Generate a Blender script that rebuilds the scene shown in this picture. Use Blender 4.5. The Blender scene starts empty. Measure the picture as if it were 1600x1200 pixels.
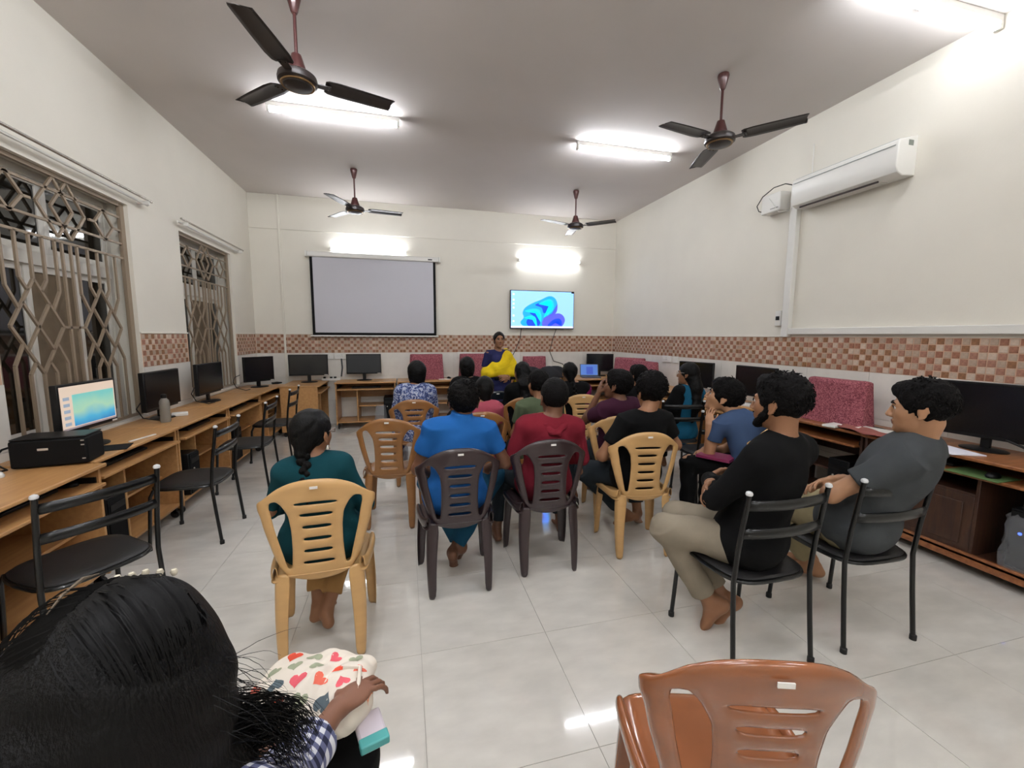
import bpy, bmesh, math, random
import numpy as np
from mathutils import Vector, Matrix
random.seed(7); rng = np.random.default_rng(7)
sc = bpy.context.scene
COL = sc.collection

# ------------------------------------------------------------ camera
HC = 1.5
def set_camera():
    f, yw, pt, rl = 652.08, math.radians(14.375), math.radians(6.647), math.radians(0.3135)
    F = Vector((math.sin(yw)*math.cos(pt), math.cos(yw)*math.cos(pt), -math.sin(pt)))
    R = Vector((math.cos(yw), -math.sin(yw), 0)); U = R.cross(F)
    R2 = R*math.cos(rl)+U*math.sin(rl); U2 = -R*math.sin(rl)+U*math.cos(rl)
    cd = bpy.data.cameras.new('camera'); co = bpy.data.objects.new('camera', cd); COL.objects.link(co)
    cd.sensor_width = 36; cd.lens = f/1600*36; cd.clip_start = .02
    M = Matrix(((R2.x, U2.x, -F.x, 0), (R2.y, U2.y, -F.y, 0), (R2.z, U2.z, -F.z, HC), (0, 0, 0, 1)))
    co.matrix_world = M; sc.camera = co
set_camera()
w = bpy.data.worlds.new('night'); sc.world = w; w.use_nodes = True
w.node_tree.nodes['Background'].inputs[0].default_value = (.012, .014, .02, 1)
w.node_tree.nodes['Background'].inputs[1].default_value = 1
sc.view_settings.view_transform = 'Standard'; sc.view_settings.look = 'None'
sc.view_settings.gamma = 1; sc.view_settings.use_curve_mapping = False
sc.view_settings.exposure = 0.36
TUBE = 80.0     # emission of the fluorescent tubes

XL, XR, YB, YF, H = -2.294, 3.947, 7.473, -2.2, 3.653
ZT, ZB = 1.505, 1.196

# ------------------------------------------------------------ materials
def lin(c):
    return tuple((x/12.92 if x <= .04045 else ((x+.055)/1.055)**2.4) for x in c)
def hexc(h):
    h = h.lstrip('#'); return lin(tuple(int(h[i:i+2], 16)/255 for i in (0, 2, 4)))
MATS = {}
def mat(name, col, rough=.5, metal=0, var=0, vscale=8, bump=0, bscale=60, emit=0, coat=0, spec=.5, alpha=1, trans=0, stretch=None, sheen=0, col2=None):
    if name in MATS: return MATS[name]
    m = bpy.data.materials.new(name); m.use_nodes = True; MATS[name] = m
    nt = m.node_tree; b = nt.nodes['Principled BSDF']
    c = hexc(col) if isinstance(col, str) else col
    b.inputs['Base Color'].default_value = (*c, 1)
    b.inputs['Roughness'].default_value = rough; b.inputs['Metallic'].default_value = metal
    b.inputs['Specular IOR Level'].default_value = spec
    b.inputs['Coat Weight'].default_value = coat; b.inputs['Coat Roughness'].default_value = .08
    b.inputs['Alpha'].default_value = alpha; b.inputs['Transmission Weight'].default_value = trans
    if sheen: b.inputs['Sheen Weight'].default_value = sheen
    if emit:
        b.inputs['Emission Color'].default_value = (*c, 1); b.inputs['Emission Strength'].default_value = emit
    if var or bump:
        tc = nt.nodes.new('ShaderNodeTexCoord'); mp = nt.nodes.new('ShaderNodeMapping')
        nt.links.new(tc.outputs['Object'], mp.inputs[0])
        if stretch: mp.inputs['Scale'].default_value = stretch
    if var:
        n = nt.nodes.new('ShaderNodeTexNoise'); n.inputs['Scale'].default_value = vscale; n.inputs['Detail'].default_value = 6
        nt.links.new(mp.outputs[0], n.inputs['Vector'])
        r = nt.nodes.new('ShaderNodeValToRGB'); nt.links.new(n.outputs[0], r.inputs[0])
        c2 = hexc(col2) if col2 else tuple(max(0, x*(1-var)) for x in c)
        c1 = c if col2 else tuple(min(1, x*(1+var)) for x in c)
        r.color_ramp.elements[0].position = .33; r.color_ramp.elements[1].position = .67
        r.color_ramp.elements[0].color = (*c2, 1); r.color_ramp.elements[1].color = (*c1, 1)
        nt.links.new(r.outputs[0], b.inputs['Base Color'])
    if bump:
        n = nt.nodes.new('ShaderNodeTexNoise'); n.inputs['Scale'].default_value = bscale; n.inputs['Detail'].default_value = 3
        nt.links.new(mp.outputs[0], n.inputs['Vector'])
        bp = nt.nodes.new('ShaderNodeBump'); bp.inputs['Strength'].default_value = bump; bp.inputs['Distance'].default_value = .01
        nt.links.new(n.outputs[0], bp.inputs['Height']); nt.links.new(bp.outputs[0], b.inputs['Normal'])
    return m
def pattern_mat(name, kind, cols, scale=10, rough=.8):
    if name in MATS: return MATS[name]
    m = bpy.data.materials.new(name); m.use_nodes = True; MATS[name] = m
    nt = m.node_tree; b = nt.nodes['Principled BSDF']; b.inputs['Roughness'].default_value = rough
    tc = nt.nodes.new('ShaderNodeTexCoord')
    L = nt.links.new
    cols = [hexc(c) for c in cols]
    if kind == 'voronoi':      # small printed motifs
        n = nt.nodes.new('ShaderNodeTexNoise'); n.inputs['Scale'].default_value = scale; n.inputs['Detail'].default_value = 2; n.inputs['Distortion'].default_value = 1.6
        L(tc.outputs['Object'], n.inputs['Vector'])
        r = nt.nodes.new('ShaderNodeValToRGB'); r.color_ramp.interpolation = 'CONSTANT'
        L(n.outputs[0], r.inputs[0])
        k = len(cols)
        r.color_ramp.elements[0].color = (*cols[0], 1); r.color_ramp.elements[1].color = (*cols[-1], 1)
        r.color_ramp.elements[1].position = .56
        for i in range(1, k-1):
            e = r.color_ramp.elements.new(.40+.16*i/(k-1)); e.color = (*cols[i], 1)
        L(r.outputs[0], b.inputs['Base Color'])
    if kind == 'gingham':      # woven check from two sets of threads
        sep = nt.nodes.new('ShaderNodeSeparateXYZ'); L(tc.outputs['Object'], sep.inputs[0])
        outs = []
        for ax, ph in ((0, .4), (1, 0.), (2, .2)):
            mu = nt.nodes.new('ShaderNodeMath'); mu.operation = 'MULTIPLY_ADD'; mu.inputs[1].default_value = scale*6.283; mu.inputs[2].default_value = ph
            L(sep.outputs[ax], mu.inputs[0])
            s = nt.nodes.new('ShaderNodeMath'); s.operation = 'SINE'; L(mu.outputs[0], s.inputs[0])
            g = nt.nodes.new('ShaderNodeMath'); g.operation = 'GREATER_THAN'; g.inputs[1].default_value = 0; L(s.outputs[0], g.inputs[0])
            outs.append(g)
        a1 = nt.nodes.new('ShaderNodeMath'); a1.operation = 'ADD'; L(outs[0].outputs[0], a1.inputs[0]); L(outs[1].outputs[0], a1.inputs[1])
        mu = nt.nodes.new('ShaderNodeMath'); mu.operation = 'MULTIPLY'; mu.inputs[1].default_value = .5
        L(a1.outputs[0], mu.inputs[0])
        r = nt.nodes.new('ShaderNodeValToRGB'); r.color_ramp.interpolation = 'CONSTANT'
        r.color_ramp.elements[0].color = (*cols[0], 1); r.color_ramp.elements[1].color = (*cols[2], 1); r.color_ramp.elements[1].position = .8
        e = r.color_ramp.elements.new(.3); e.color = (*cols[1], 1)
        L(mu.outputs[0], r.inputs[0]); L(r.outputs[0], b.inputs['Base Color'])
    return m
def wood(name, c1, c2, rough=.4, scale=3, stretch=(1, 12, 12)):
    m = mat(name, c1, rough, var=.1, vscale=scale, stretch=stretch, col2=c2, bump=.05, bscale=20)
    return m

M_wall = mat('wall_paint', '#dfdace', .75, var=.015, vscale=3, bump=.06, bscale=90)
M_ceil = mat('ceiling_paint', '#ccc5c0', .85, var=.02, vscale=2, bump=.03, bscale=60)
M_clad = mat('wall_tile', '#e0dcd4', .22, var=.05, vscale=5, coat=.3)
M_grout = mat('grout', '#a8a49b', .8)
M_bgrout = mat('band_grout', '#c9a58c', .8)
M_tred = [mat('mosaic_red_%s' % k, c, .25, var=.22, vscale=60, coat=.3) for k, c in (('a', '#936652'), ('b', '#8b6449'), ('c', '#9f7361'))]
M_tpale = [mat('mosaic_pale_%s' % k, c, .25, var=.1, vscale=60, coat=.3) for k, c in (('a', '#bda896'), ('b', '#b19c8a'), ('c', '#c9b5a4'))]
M_floor = mat('floor_tile', '#d2cec6', .045, var=.07, vscale=5, spec=.6, coat=.25, stretch=(1, 2.2, 1))
M_white = mat('white_plastic', '#dedcd6', .4)
M_metalw = mat('brushed_aluminium', '#cfcac2', .35, metal=.6)
M_grille = mat('grille_paint', '#8d7c68', .45, metal=.1)
M_black = mat('black_plastic', '#0c0c0d', .4, spec=.3)
M_blackm = mat('black_matte', '#080809', .7, spec=.2)
M_bmetal = mat('black_metal', '#070809', .3, spec=.35, coat=.25)
M_cap = mat('cap_plastic', '#d8d8d8', .3)
M_glass = mat('dark_glass', '#15130f', .05, spec=.8, alpha=1)
M_fan = mat('fan_blade', '#2d2624', .35, metal=.2)
M_fanb = mat('fan_brown', '#4a2826', .3, metal=.2, coat=.4)
M_gold = mat('fan_trim', '#8a6d4a', .3, metal=.7)
M_wood = wood('tan_laminate', '#be905c', '#ae8050', .38, 4, (1, 9, 9))
M_woode = mat('tan_edge', '#c49a66', .5)
M_dwood = wood('dark_wood', '#9a6238', '#744628', .35, 4, (9, 1, 9))
M_dwood2 = wood('dark_wood_panel', '#4a2f1f', '#35211a', .45, 5, (9, 9, 1))
M_rubber = mat('rubber', '#101010', .6)
M_paper = mat('paper', '#e6e4ee', .8)
M_sticker = mat('sticker', '#e4e0da', .5)
M_redcloth = pattern_mat('printed_red_cloth', 'voronoi', ['#70303c', '#98505a', '#a8646a'], 75, .85)
M_screen_off = mat('screen_off', '#101115', .18, spec=.6)

# ------------------------------------------------------------ mesh builder
class MB:
    def __init__(s): s.v = []; s.f = []; s.m = []
    def _add(s, vs, fs, mi=0):
        o = len(s.v); s.v += [tuple(p) for p in vs]; s.f += [tuple(i+o for i in q) for q in fs]; s.m += [mi]*len(fs)
        return s
    def box(s, lo, hi, mi=0, M=None):
        x0, y0, z0 = lo; x1, y1, z1 = hi
        vs = [(x0, y0, z0), (x1, y0, z0), (x1, y1, z0), (x0, y1, z0), (x0, y0, z1), (x1, y0, z1), (x1, y1, z1), (x0, y1, z1)]
        if M is not None: vs = [M @ Vector(p) for p in vs]
        return s._add(vs, [(3, 2, 1, 0), (4, 5, 6, 7), (0, 1, 5, 4), (1, 2, 6, 5), (2, 3, 7, 6), (3, 0, 4, 7)], mi)
    def bar(s, a, b, w, h, mi=0, up=(0, 0, 1), w2=None, h2=None):
        a = Vector(a); b = Vector(b); d = (b-a).normalized(); u = Vector(up)
        x = d.cross(u)
        if x.length < 1e-4: x = d.cross(Vector((0, 1, 0)))
        x.normalize(); u = x.cross(d); w2 = w if w2 is None else w2; h2 = h if h2 is None else h2
        vs = []
        for p, ww, hh in ((a, w, h), (b, w2, h2)):
            for i, j in ((-1, -1), (1, -1), (1, 1), (-1, 1)): vs.append(p+x*(i*ww/2)+u*(j*hh/2))
        return s._add(vs, [(3, 2, 1, 0), (4, 5, 6, 7), (0, 1, 5, 4), (1, 2, 6, 5), (2, 3, 7, 6), (3, 0, 4, 7)], mi)
    def tube(s, pts, r, n=8, mi=0, cap=True):
        pts = [Vector(p) for p in pts]; k = len(pts)
        rr = r if isinstance(r, (list, tuple)) else [r]*k
        vs = []; X = None
        for i, p in enumerate(pts):
            d = (pts[min(i+1, k-1)]-pts[max(i-1, 0)])
            if d.length < 1e-9: d = Vector((0, 0, 1))
            d.normalize()
            if X is None:
                X = d.orthogonal().normalized()
            else:
                X = (X-d*X.dot(d))
                X = X.normalized() if X.length > 1e-6 else d.orthogonal().normalized()
            Y = d.cross(X)
            for j in range(n):
                a = 2*math.pi*j/n; vs.append(p+(X*math.cos(a)+Y*math.sin(a))*rr[i])
        fs = []
        for i in range(k-1):
            for j in range(n):
                fs.append((i*n+j, i*n+(j+1) % n, (i+1)*n+(j+1) % n, (i+1)*n+j))
        if cap: fs += [tuple(reversed(range(n))), tuple(range((k-1)*n, k*n))]
        return s._add(vs, fs, mi)
    def lathe(s, prof, c=(0, 0, 0), n=20, mi=0, axis='z', closed=True):
        vs = []; fs = []; k = len(prof)
        for r, z in prof:
            for j in range(n):
                a = 2*math.pi*j/n; x, y = r*math.cos(a), r*math.sin(a)
                p = (x, y, z) if axis == 'z' else ((z, x, y) if axis == 'x' else (y, z, x))
                vs.append((p[0]+c[0], p[1]+c[1], p[2]+c[2]))
        for i in range(k-1):
            for j in range(n): fs.append((i*n+j, i*n+(j+1) % n, (i+1)*n+(j+1) % n, (i+1)*n+j))
        if closed: fs += [tuple(reversed(range(n))), tuple(range((k-1)*n, k*n))]
        return s._add(vs, fs, mi)
    def prism(s, poly, z0, z1, mi=0, M=None):
        k = len(poly); vs = [(x, y, z0) for x, y in poly]+[(x, y, z1) for x, y in poly]
        if M is not None: vs = [M @ Vector(p) for p in vs]
        return s._add(vs, [tuple(reversed(range(k))), tuple(range(k, 2*k))]+[(i, (i+1) % k, k+(i+1) % k, k+i) for i in range(k)], mi)
    def grid(s, P, mask=None, mi=0):
        nr = len(P); nc = len(P[0]); vs = [p for row in P for p in row]; fs = []
        for i in range(nr-1):
            for j in range(nc-1):
                if mask is None or mask[i][j]: fs.append((i*nc+j, i*nc+j+1, (i+1)*nc+j+1, (i+1)*nc+j))
        return s._add(vs, fs, mi)
    def mesh(s, name, mats, smooth=40):
        me = bpy.data.meshes.new(name); me.from_pydata(s.v, [], s.f)
        for m in (mats if isinstance(mats, (list, tuple)) else [mats]): me.materials.append(m)
        if any(s.m): me.polygons.foreach_set('material_index', s.m)
        if smooth:
            me.polygons.foreach_set('use_smooth', [True]*len(me.polygons))
            try: me.set_sharp_from_angle(angle=math.radians(smooth))
            except Exception: pass
        me.update(); return me
    def build(s, name, mats, parent=None, loc=(0, 0, 0), rz=0, bevel=0, smooth=40, seg=2):
        o = bpy.data.objects.new(name, s.mesh(name, mats, smooth)); COL.objects.link(o)
        o.location = loc; o.rotation_euler = (0, 0, rz)
        if parent: o.parent = parent
        if bevel:
            b = o.modifiers.new('bevel', 'BEVEL'); b.width = bevel; b.segments = seg; b.limit_method = 'ANGLE'; b.angle_limit = math.radians(50)
            b.harden_normals = False
        return o
def tag(o, label, cat, group=None):
    o['label'] = label; o['category'] = cat
    if group: o['group'] = group
    return o
def thing(name, label, cat, loc=(0, 0, 0), rz=0, group=None):
    o = bpy.data.objects.new(name, None); COL.objects.link(o); o.empty_display_size = .1
    o.location = loc; o.rotation_euler = (0, 0, rz); return tag(o, label, cat, group)
def struct(o): o['kind'] = 'structure'; return o
def copy_tree(o, parent=None):
    c = o.copy(); COL.objects.link(c)
    if parent: c.parent = parent
    for ch in [x for x in KIDS.get(o.name, [])]: copy_tree(ch, c)
    return c
KIDS = {}
def index_kids(o):
    KIDS[o.name] = list(o.children)
    for c in o.children: index_kids(c)
def clone(o, label, loc, rz, group=None):
    if o.name not in KIDS: index_kids(o)
    c = copy_tree(o); c.location = loc; c.rotation_euler = (0, 0, rz); c['label'] = label
    if group: c['group'] = group
    return c

# ------------------------------------------------------------ room shell
def wallbox(name, lo, hi, m=M_wall):
    return struct(MB().box(lo, hi).build(name, m, smooth=0))
T = .25
cl = wallbox('ceiling', (XL-T, YF-T, H), (XR+T, YB+T, H+.2), M_ceil)
fl = wallbox('floor', (XL-T, YF-T, -.2), (XR+T, YB+T, -.004), M_grout)
wb = wallbox('wall_back', (XL-T, YB, 0), (XR+T, YB+T, H))
wr = wallbox('wall_right', (XR, YF, 0), (XR+T, YB, H))
wf = wallbox('wall_front', (XL-T, YF-T, 0), (XR+T, YF, H))
# left wall with two window openings
W1 = (3.10, 4.464, .74, 2.60); W2 = (5.31, 6.665, .76, 2.585)
lw = MB()
ys = [YF, W1[0], W1[1], W2[0], W2[1], YB]
for i in (0, 2, 4): lw.box((XL-T, ys[i], 0), (XL, ys[i+1], H))
for W in (W1, W2):
    lw.box((XL-T, W[0], 0), (XL, W[1], W[2])); lw.box((XL-T, W[0], W[3]), (XL, W[1], H))
wl = struct(lw.build('wall_left', M_wall, smooth=0))
# floor tiles
tw = .6159; x0 = .0419-tw*4
ft = MB().box((.001, .001, -.008), (tw-.001, tw-.001, 0)).mesh('floor_tile', M_floor, 0)
def piece(name, me, parent, loc, sc3=None):
    o = bpy.data.objects.new(name, me); COL.objects.link(o); o.parent = parent; o.location = loc
    if sc3: o.scale = sc3
    return o
for i in range(-1, 11):
    for j in range(-4, 13):
        X, Y = x0+i*tw, 1.86+(j-3)*tw
        xa, xb = max(X, XL), min(X+tw, XR); ya, yb = max(Y, YF), min(Y+tw, YB)
        if xb-xa < .02 or yb-ya < .02: continue
        piece('tile', ft, fl, (xa, ya, 0), ((xb-xa)/tw, (yb-ya)/tw, 1))
# wall cladding panels below the band (z 0..ZB) : vertical joint .6, rows .4
TH = .008
cp = {}
def clad(wall, p0, p1, axis, off, skip=()):
    # axis 'y' = runs along y on x=off (normal sign), axis 'x' = runs along x on y=off
    n = max(1, round((p1-p0)/.6)); st = (p1-p0)/n; rows = [(0, .4), (.4, .8), (.8, ZB)]
    for i in range(n):
        for (a, b) in rows:
            g = .0012
            u0, u1 = p0+i*st+g, p0+(i+1)*st-g
            key = (round(u1-u0, 4), round(b-a, 3), axis, off)
            if key not in cp:
                L_ = u1-u0; h_ = b-a-2*g
                if axis == 'y':
                    s = -1 if off > 0 else 1
                    cp[key] = MB().box((min(0, s*TH), 0, 0), (max(0, s*TH), L_, h_)).mesh('panel', M_clad, 0)
                else: cp[key] = MB().box((0, -TH, 0), (L_, 0, h_)).mesh('panel', M_clad, 0)
            piece('panel', cp[key], wall, (off, u0, a+g) if axis == 'y' else (u0, off, a+g))
clad(wr, 0.4, YB-.01, 'y', XR); clad(wb, XL+.01, XR-.01, 'x', YB)
clad(wl, W1[1]+.002, W2[0]-.002, 'y', XL); clad(wl, W2[1]+.002, YB-.01, 'y', XL); clad(wl, .9, W1[0]-.002, 'y', XL)
# mosaic band
NS = .05; RH = (ZT-.008-ZB)/6
def mosaic_cell(axis, off, th):
    g = .0016; me = []
    for m in M_tred+M_tpale:
        b = MB(); c = .003
        # bevelled little slab, 12 quads max
        if axis == 'y':
            s = -1 if off > 0 else 1
            vs = [(0, g, g), (0, NS-g, g), (0, NS-g, RH-g), (0, g, RH-g), (s*th, g+c, g+c), (s*th, NS-g-c, g+c), (s*th, NS-g-c, RH-g-c), (s*th, g+c, RH-g-c)]
            fs = [(4, 5, 6, 7), (0, 1, 5, 4), (1, 2, 6, 5), (2, 3, 7, 6), (3, 0, 4, 7)]
            if s < 0: fs = [tuple(reversed(q)) for q in fs]
        else:
            vs = [(g, 0, g), (NS-g, 0, g), (NS-g, 0, RH-g), (g, 0, RH-g), (g+c, -th, g+c), (NS-g-c, -th, g+c), (NS-g-c, -th, RH-g-c), (g+c, -th, RH-g-c)]
            fs = [(4, 5, 6, 7), (0, 1, 5, 4), (1, 2, 6, 5), (2, 3, 7, 6), (3, 0, 4, 7)]
        b._add(vs, fs); me.append(b)
    return me
def band(wall, p0, p1, axis, off, singles=0, near=None):
    th = .009
    n = int((p1-p0)/NS); cells = mosaic_cell(axis, off, th)
    meshes = None
    rest = MB()
    # backing
    bk = MB()
    if axis == 'y':
        s = -1 if off > 0 else 1
        bk.box((min(off, off+s*.005), p0, ZB), (max(off, off+s*.005), p1, ZT-.006))
    else: bk.box((p0, off-.005, ZB), (p1, off, ZT-.006))
    bk.build('tile_backing', M_bgrout, wall, smooth=0)
    if singles: meshes = [b.mesh('tile', m, 0) for b, m in zip(cells, M_tred+M_tpale)]
    cnt = 0
    for i in range(n):
        for r in range(6):
            col = ((i % 9)+r) % 2
            mi = random.randrange(3)+(3 if col else 0)
            u = p0+i*NS; z = ZB+r*RH
            loc = (off, u, z) if axis == 'y' else (u, off, z)
            if cnt < singles and (near is None or u > near):
                piece('tile', meshes[mi], wall, loc); cnt += 1
            else:
                b = cells[mi]; rest._add([(x+loc[0], y+loc[1], z_+loc[2]) for x, y, z_ in b.v], b.f, mi)
    o = rest.build('small_tiles', M_tred+M_tpale, wall, smooth=0); o['kind'] = 'stuff'
band(wr, 1.553, YB-.01, 'y', XR, 300); band(wb, XL+.01, XR-.01, 'x', YB)
band(wl, W1[1]+.01, W2[0]-.01, 'y', XL); band(wl, W2[1]+.01, YB-.01, 'y', XL)
band(wl, 2.0, W1[0]-.01, 'y', XL)
# rear part of right wall band out of view
def tbox(name, lo, hi, m=M_white, bevel=.003): return struct(MB().box(lo, hi).build(name, m, bevel=bevel))
tbox('trim_1', (XL, YB-.014, ZT-.008), (XR, YB, ZT+.008), M_wall)
tbox('trim_2', (XR-.014, 3.66, ZT-.008), (XR, YB-.014, ZT+.008), M_wall)
tbox('trim_3', (XL, W1[1], ZT-.008), (XL+.014, W2[0], ZT+.008), M_wall)
tbox('trim_4', (XL, W2[1], ZT-.008), (XL+.014, YB-.014, ZT+.008), M_wall)
# beam line on the back wall
tbox('trim_5', (XL, YB-.012, 3.13), (XR, YB, H), M_wall, .008)
# conduits on back wall
tbox('trim_6', (-1.885, YB-.03, .2), (-1.855, YB, H), M_wall, .006)
# AC trunking
tbox('trim_7', (XR-.06, 3.56, 1.50), (XR, 3.64, 2.86), M_white, .006)
tbox('trim_8', (XR-.05, YF+.3, ZT+.02), (XR, 3.64, ZT+.085), M_white, .006)
# ------------------------------------------------------------ windows with grilles
M_alu = mat('window_frame_white', '#cfcbc2', .35)
M_curt = mat('curtain_cloth', '#6e5f4c', .9, var=.15, vscale=6)
M_night = mat('night_wall', '#2b2a2e', .9)
def window(k, W):
    y0, y1, z0, z1 = W; xo = XL-.17
    root = bpy.data.objects.new('window_%d' % k, None); COL.objects.link(root); root['kind'] = 'structure'
    root.location = (XL, y0, z0); w_, h_ = y1-y0, z1-z0
    zt = h_-.60     # transom
    fr = MB()
    X0, X1 = -.20, -.15
    fr.box((X0, 0, 0), (X1, .05, h_)); fr.box((X0, w_-.05, 0), (X1, w_, h_)); fr.box((X0, .05, h_-.05), (X1, w_-.05, h_)); fr.box((X0, .05, 0), (X1, w_-.05, .06))
    fr.box((X0-.005, .05, zt-.04), (X1+.015, w_-.05, zt+.05))
    fr.build('window_frame', M_alu, root, bevel=.003)
    for a, b, c, d, xx in ((.05, w_*.36, .06, zt-.04, -.175), (w_*.34, w_*.70, .06, zt-.04, -.165), (w_*.68, w_-.05, .06, zt-.04, -.175),
                       (.05, w_*.5, zt+.05, h_-.05, -.17), (w_*.5, w_-.05, zt+.05, h_-.05, -.17)):
        s = MB(); t = .045
        s.box((xx-.012, a, c), (xx+.012, a+t, d)); s.box((xx-.012, b-t, c), (xx+.012, b, d)); s.box((xx-.012, a+t, c), (xx+.012, b-t, c+t)); s.box((xx-.012, a+t, d-t), (xx+.012, b-t, d))
        so = s.build('window_sash', M_alu, root, bevel=.002)
        MB().box((xx-.003, a+t, c+t), (xx+.003, b-t, d-t)).build('pane', M_glass if not (c < .1 and abs(a-w_*.34) < .01) else M_curt, so, smooth=0)
    # sill
    MB().box((-.15, 0, 0), (.02, w_, .03)).build('window_sill', M_clad, root, bevel=.004)
    # grille
    g = MB(); xg = -.045; r = .0075
    fz0, fz1 = .03, h_
    for a, b in (((0, fz0), (0, fz1)), ((w_, fz0), (w_, fz1))):
        g.box((xg-.015, a[0]-.0 if a[0] == 0 else w_-.05, fz0), (xg+.015, .05 if a[0] == 0 else w_, fz1))
    g.box((xg-.012, .05, fz1-.03), (xg+.012, w_-.05, fz1)); g.box((xg-.012, .05, fz0), (xg+.012, w_-.05, fz0+.025))
    g.build('grille_frame', M_grille, root, bevel=.002)
    def bar(pts, name='grille_bar'):
        b = MB(); P = [(xg, p[0], p[1]) for p in pts]
        for q0, q1 in zip(P, P[1:]): b.bar(q0, q1, .017, .014, up=(1, 0, 0))
        b.build(name, M_grille, root, smooth=0)
    zr = h_-.46     # rail under top panel
    bar([(.05, zr), (w_-.05, zr)], 'grille_rail')
    # top panel: horizontals and diamonds
    c = w_/2
    zm = (zr+h_)/2
    for z in (zm+.11, zm, zm-.11):
        if z == zm:
            for a, b in ((.05, .14), (.36-.0, .42-.0), (w_-.42, w_-.36), (w_-.14, w_-.05)): bar([(a, z), (b, z)])
        else: bar([(.05, z), (w_-.05, z)])
    def dia(cy, cz, a, b): bar([(cy-a, cz), (cy, cz+b), (cy+a, cz), (cy, cz-b), (cy-a, cz)], 'grille_diamond')
    dia(c-.06, zm, .16, .20); dia(c+.06, zm, .16, .20); dia(.25, zm, .11, .12); dia(w_-.25, zm, .11, .12)
    # lower grille
    zc = .80; a, b = .105, .155
    for cy in (w_*.27, w_*.73):
        for k2 in (-1, 0, 1):
            bar([(cy+(k2-1)*a, zc+(k2+1)*b), (cy+(k2+1)*a, zc+(k2-1)*b)])
            bar([(cy+(-k2-1)*a, zc+(-k2-1+0)*b+0), (cy+(-k2+1)*a, zc+(-k2+1)*b)] if False else [(cy+(k2-1)*a, zc-(k2+1)*b), (cy+(k2+1)*a, zc-(k2-1)*b)])
        for i in (-2, -1, 0, 1, 2):
            n_ = (2-abs(i))*b
            if abs(i) == 2:
                s = 1 if i > 0 else -1
                for sg, ze in ((1, zr), (-1, fz0)):
                    bar([(cy+i*a, ze), (cy+i*a, zc+sg*b*1.6), (cy+s*a*1.3, zc+sg*b*.75)])
            elif abs(i) == 1:
                for sg, ze in ((1, zr), (-1, fz0)): bar([(cy+i*a, ze), (cy+i*a, zc+sg*b*2.0), (cy+i*a*.5, zc+sg*b*1.5)])
            else:
                for sg, ze in ((1, zr), (-1, fz0)): bar([(cy, ze), (cy, zc+sg*b*2)])
    bar([(w_*.27+2*a, zc), (w_*.73-2*a, zc)])
    for yy in (c-.04, c+.04):
        bar([(yy, zr), (yy, zc)]); bar([(yy, zc), (yy, fz0)])
    return root
window(1, W1); window(2, W2)
MB().box((XL-1.6, 1.5, 0), (XL-1.5, YB+.5, H)).build('wall_outside', M_night)['kind'] = 'structure'
# curtain rods
def rod(y0, y1, z, label):
    t = thing('curtain_rod', label, 'curtain rod', (XL, y0, z))
    L_ = y1-y0
    MB().tube([(.085, 0, 0), (.085, L_, 0)], .011, 12).build('rod', mat('rod_steel', '#b9b4ac', .25, metal=.8), t)
    MB().tube([(.05, 0, -.03), (.05, L_, -.03)], .010, 12).build('rod', M_white, t)
    for y in (.1, L_-.08): MB().box((0, y, -.045), (.1, y+.02, -.012)).build('bracket', M_white, t, bevel=.003)
rod(2.7, 4.67, 2.69, 'metal curtain rod above the near window')
rod(5.19, 6.90, 2.68, 'metal curtain rod above the far window')

# ------------------------------------------------------------ tube lights
M_tube = mat('tube_glow', '#f4f8ff', .5, emit=TUBE)
M_tubew = mat('tube_glow_wall', '#f4f8ff', .5, emit=TUBE*.38)
def tube_light(name, label, loc, rz, wall=False, dim=False):
    t = thing(name, label, 'tube light', loc, rz, None)
    L_ = 1.2
    if not wall:     # hangs flat under the ceiling: housing then diffuser below
        MB().box((0, -.02, -.045), (L_, .02, 0)).build('housing', M_white, t, bevel=.004)
        MB().tube([(.02, 0, -.068), (L_-.02, 0, -.068)], .02, 10).build('tube', M_tubew if dim else M_tube, t)
        for x in (0, L_-.025): MB().box((x, -.022, -.09), (x+.025, .022, -.04)).build('end_cap', M_white, t, bevel=.003)
        MB().lathe([(.035, -.002), (.035, -.03), (.02, -.035)], (L_/2, .055, 0), 14).build('ceiling_rose', M_white, t)
    else:            # fixed to the wall, tube faces the room (-y)
        MB().box((0, -.045, -.02), (L_, 0, .02)).build('housing', M_white, t, bevel=.004)
        MB().tube([(.02, -.066, 0), (L_-.02, -.066, 0)], .022, 10).build('tube', M_tubew, t)
        for x in (0, L_-.025): MB().box((x, -.09, -.022), (x+.025, -.04, .022)).build('end_cap', M_white, t, bevel=.003)
        MB().lathe([(.022, 0), (.022, -.02), (.012, -.024)], (L_/2, 0, .05), 12, axis='y').build('wire_clip', M_white, t)
    return t
tube_light('tube_light', 'glowing ceiling tube light behind the near left fan', (-1.20, 4.6, H), 0)
tube_light('tube_light', 'glowing ceiling tube light between the two right fans', (1.91, 4.6, H), 0)
tube_light('tube_light', 'glowing ceiling tube light at the top right corner by the wall', (2.74, 2.17, H), 0, dim=True)
tube_light('tube_light', 'glowing wall tube light above the white projector screen', (-1.13, YB, 2.87), 0, True)
tube_light('tube_light', 'glowing wall tube light above the blue television', (2.0, YB, 2.85), 0, True)
tube_light('tube_light', 'ceiling tube light on the left, above the near window', (-1.20, 2.2, H), 0)
tube_light('tube_light', 'added unseen ceiling tube light right above the viewer', (.35, .9, H), 0)  # unseen lamp, added to lift the ambient light
tube_light('tube_light', 'added unseen ceiling tube light on the left, a step ahead of the viewer', (-1.2, .7, H), 0)  # added out of frame to brighten the room
tube_light('tube_light', 'added unseen ceiling tube light on the left, behind the viewer', (-1.20, -.6, H), 0)  # fill lamp added behind the camera, never in view
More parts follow.
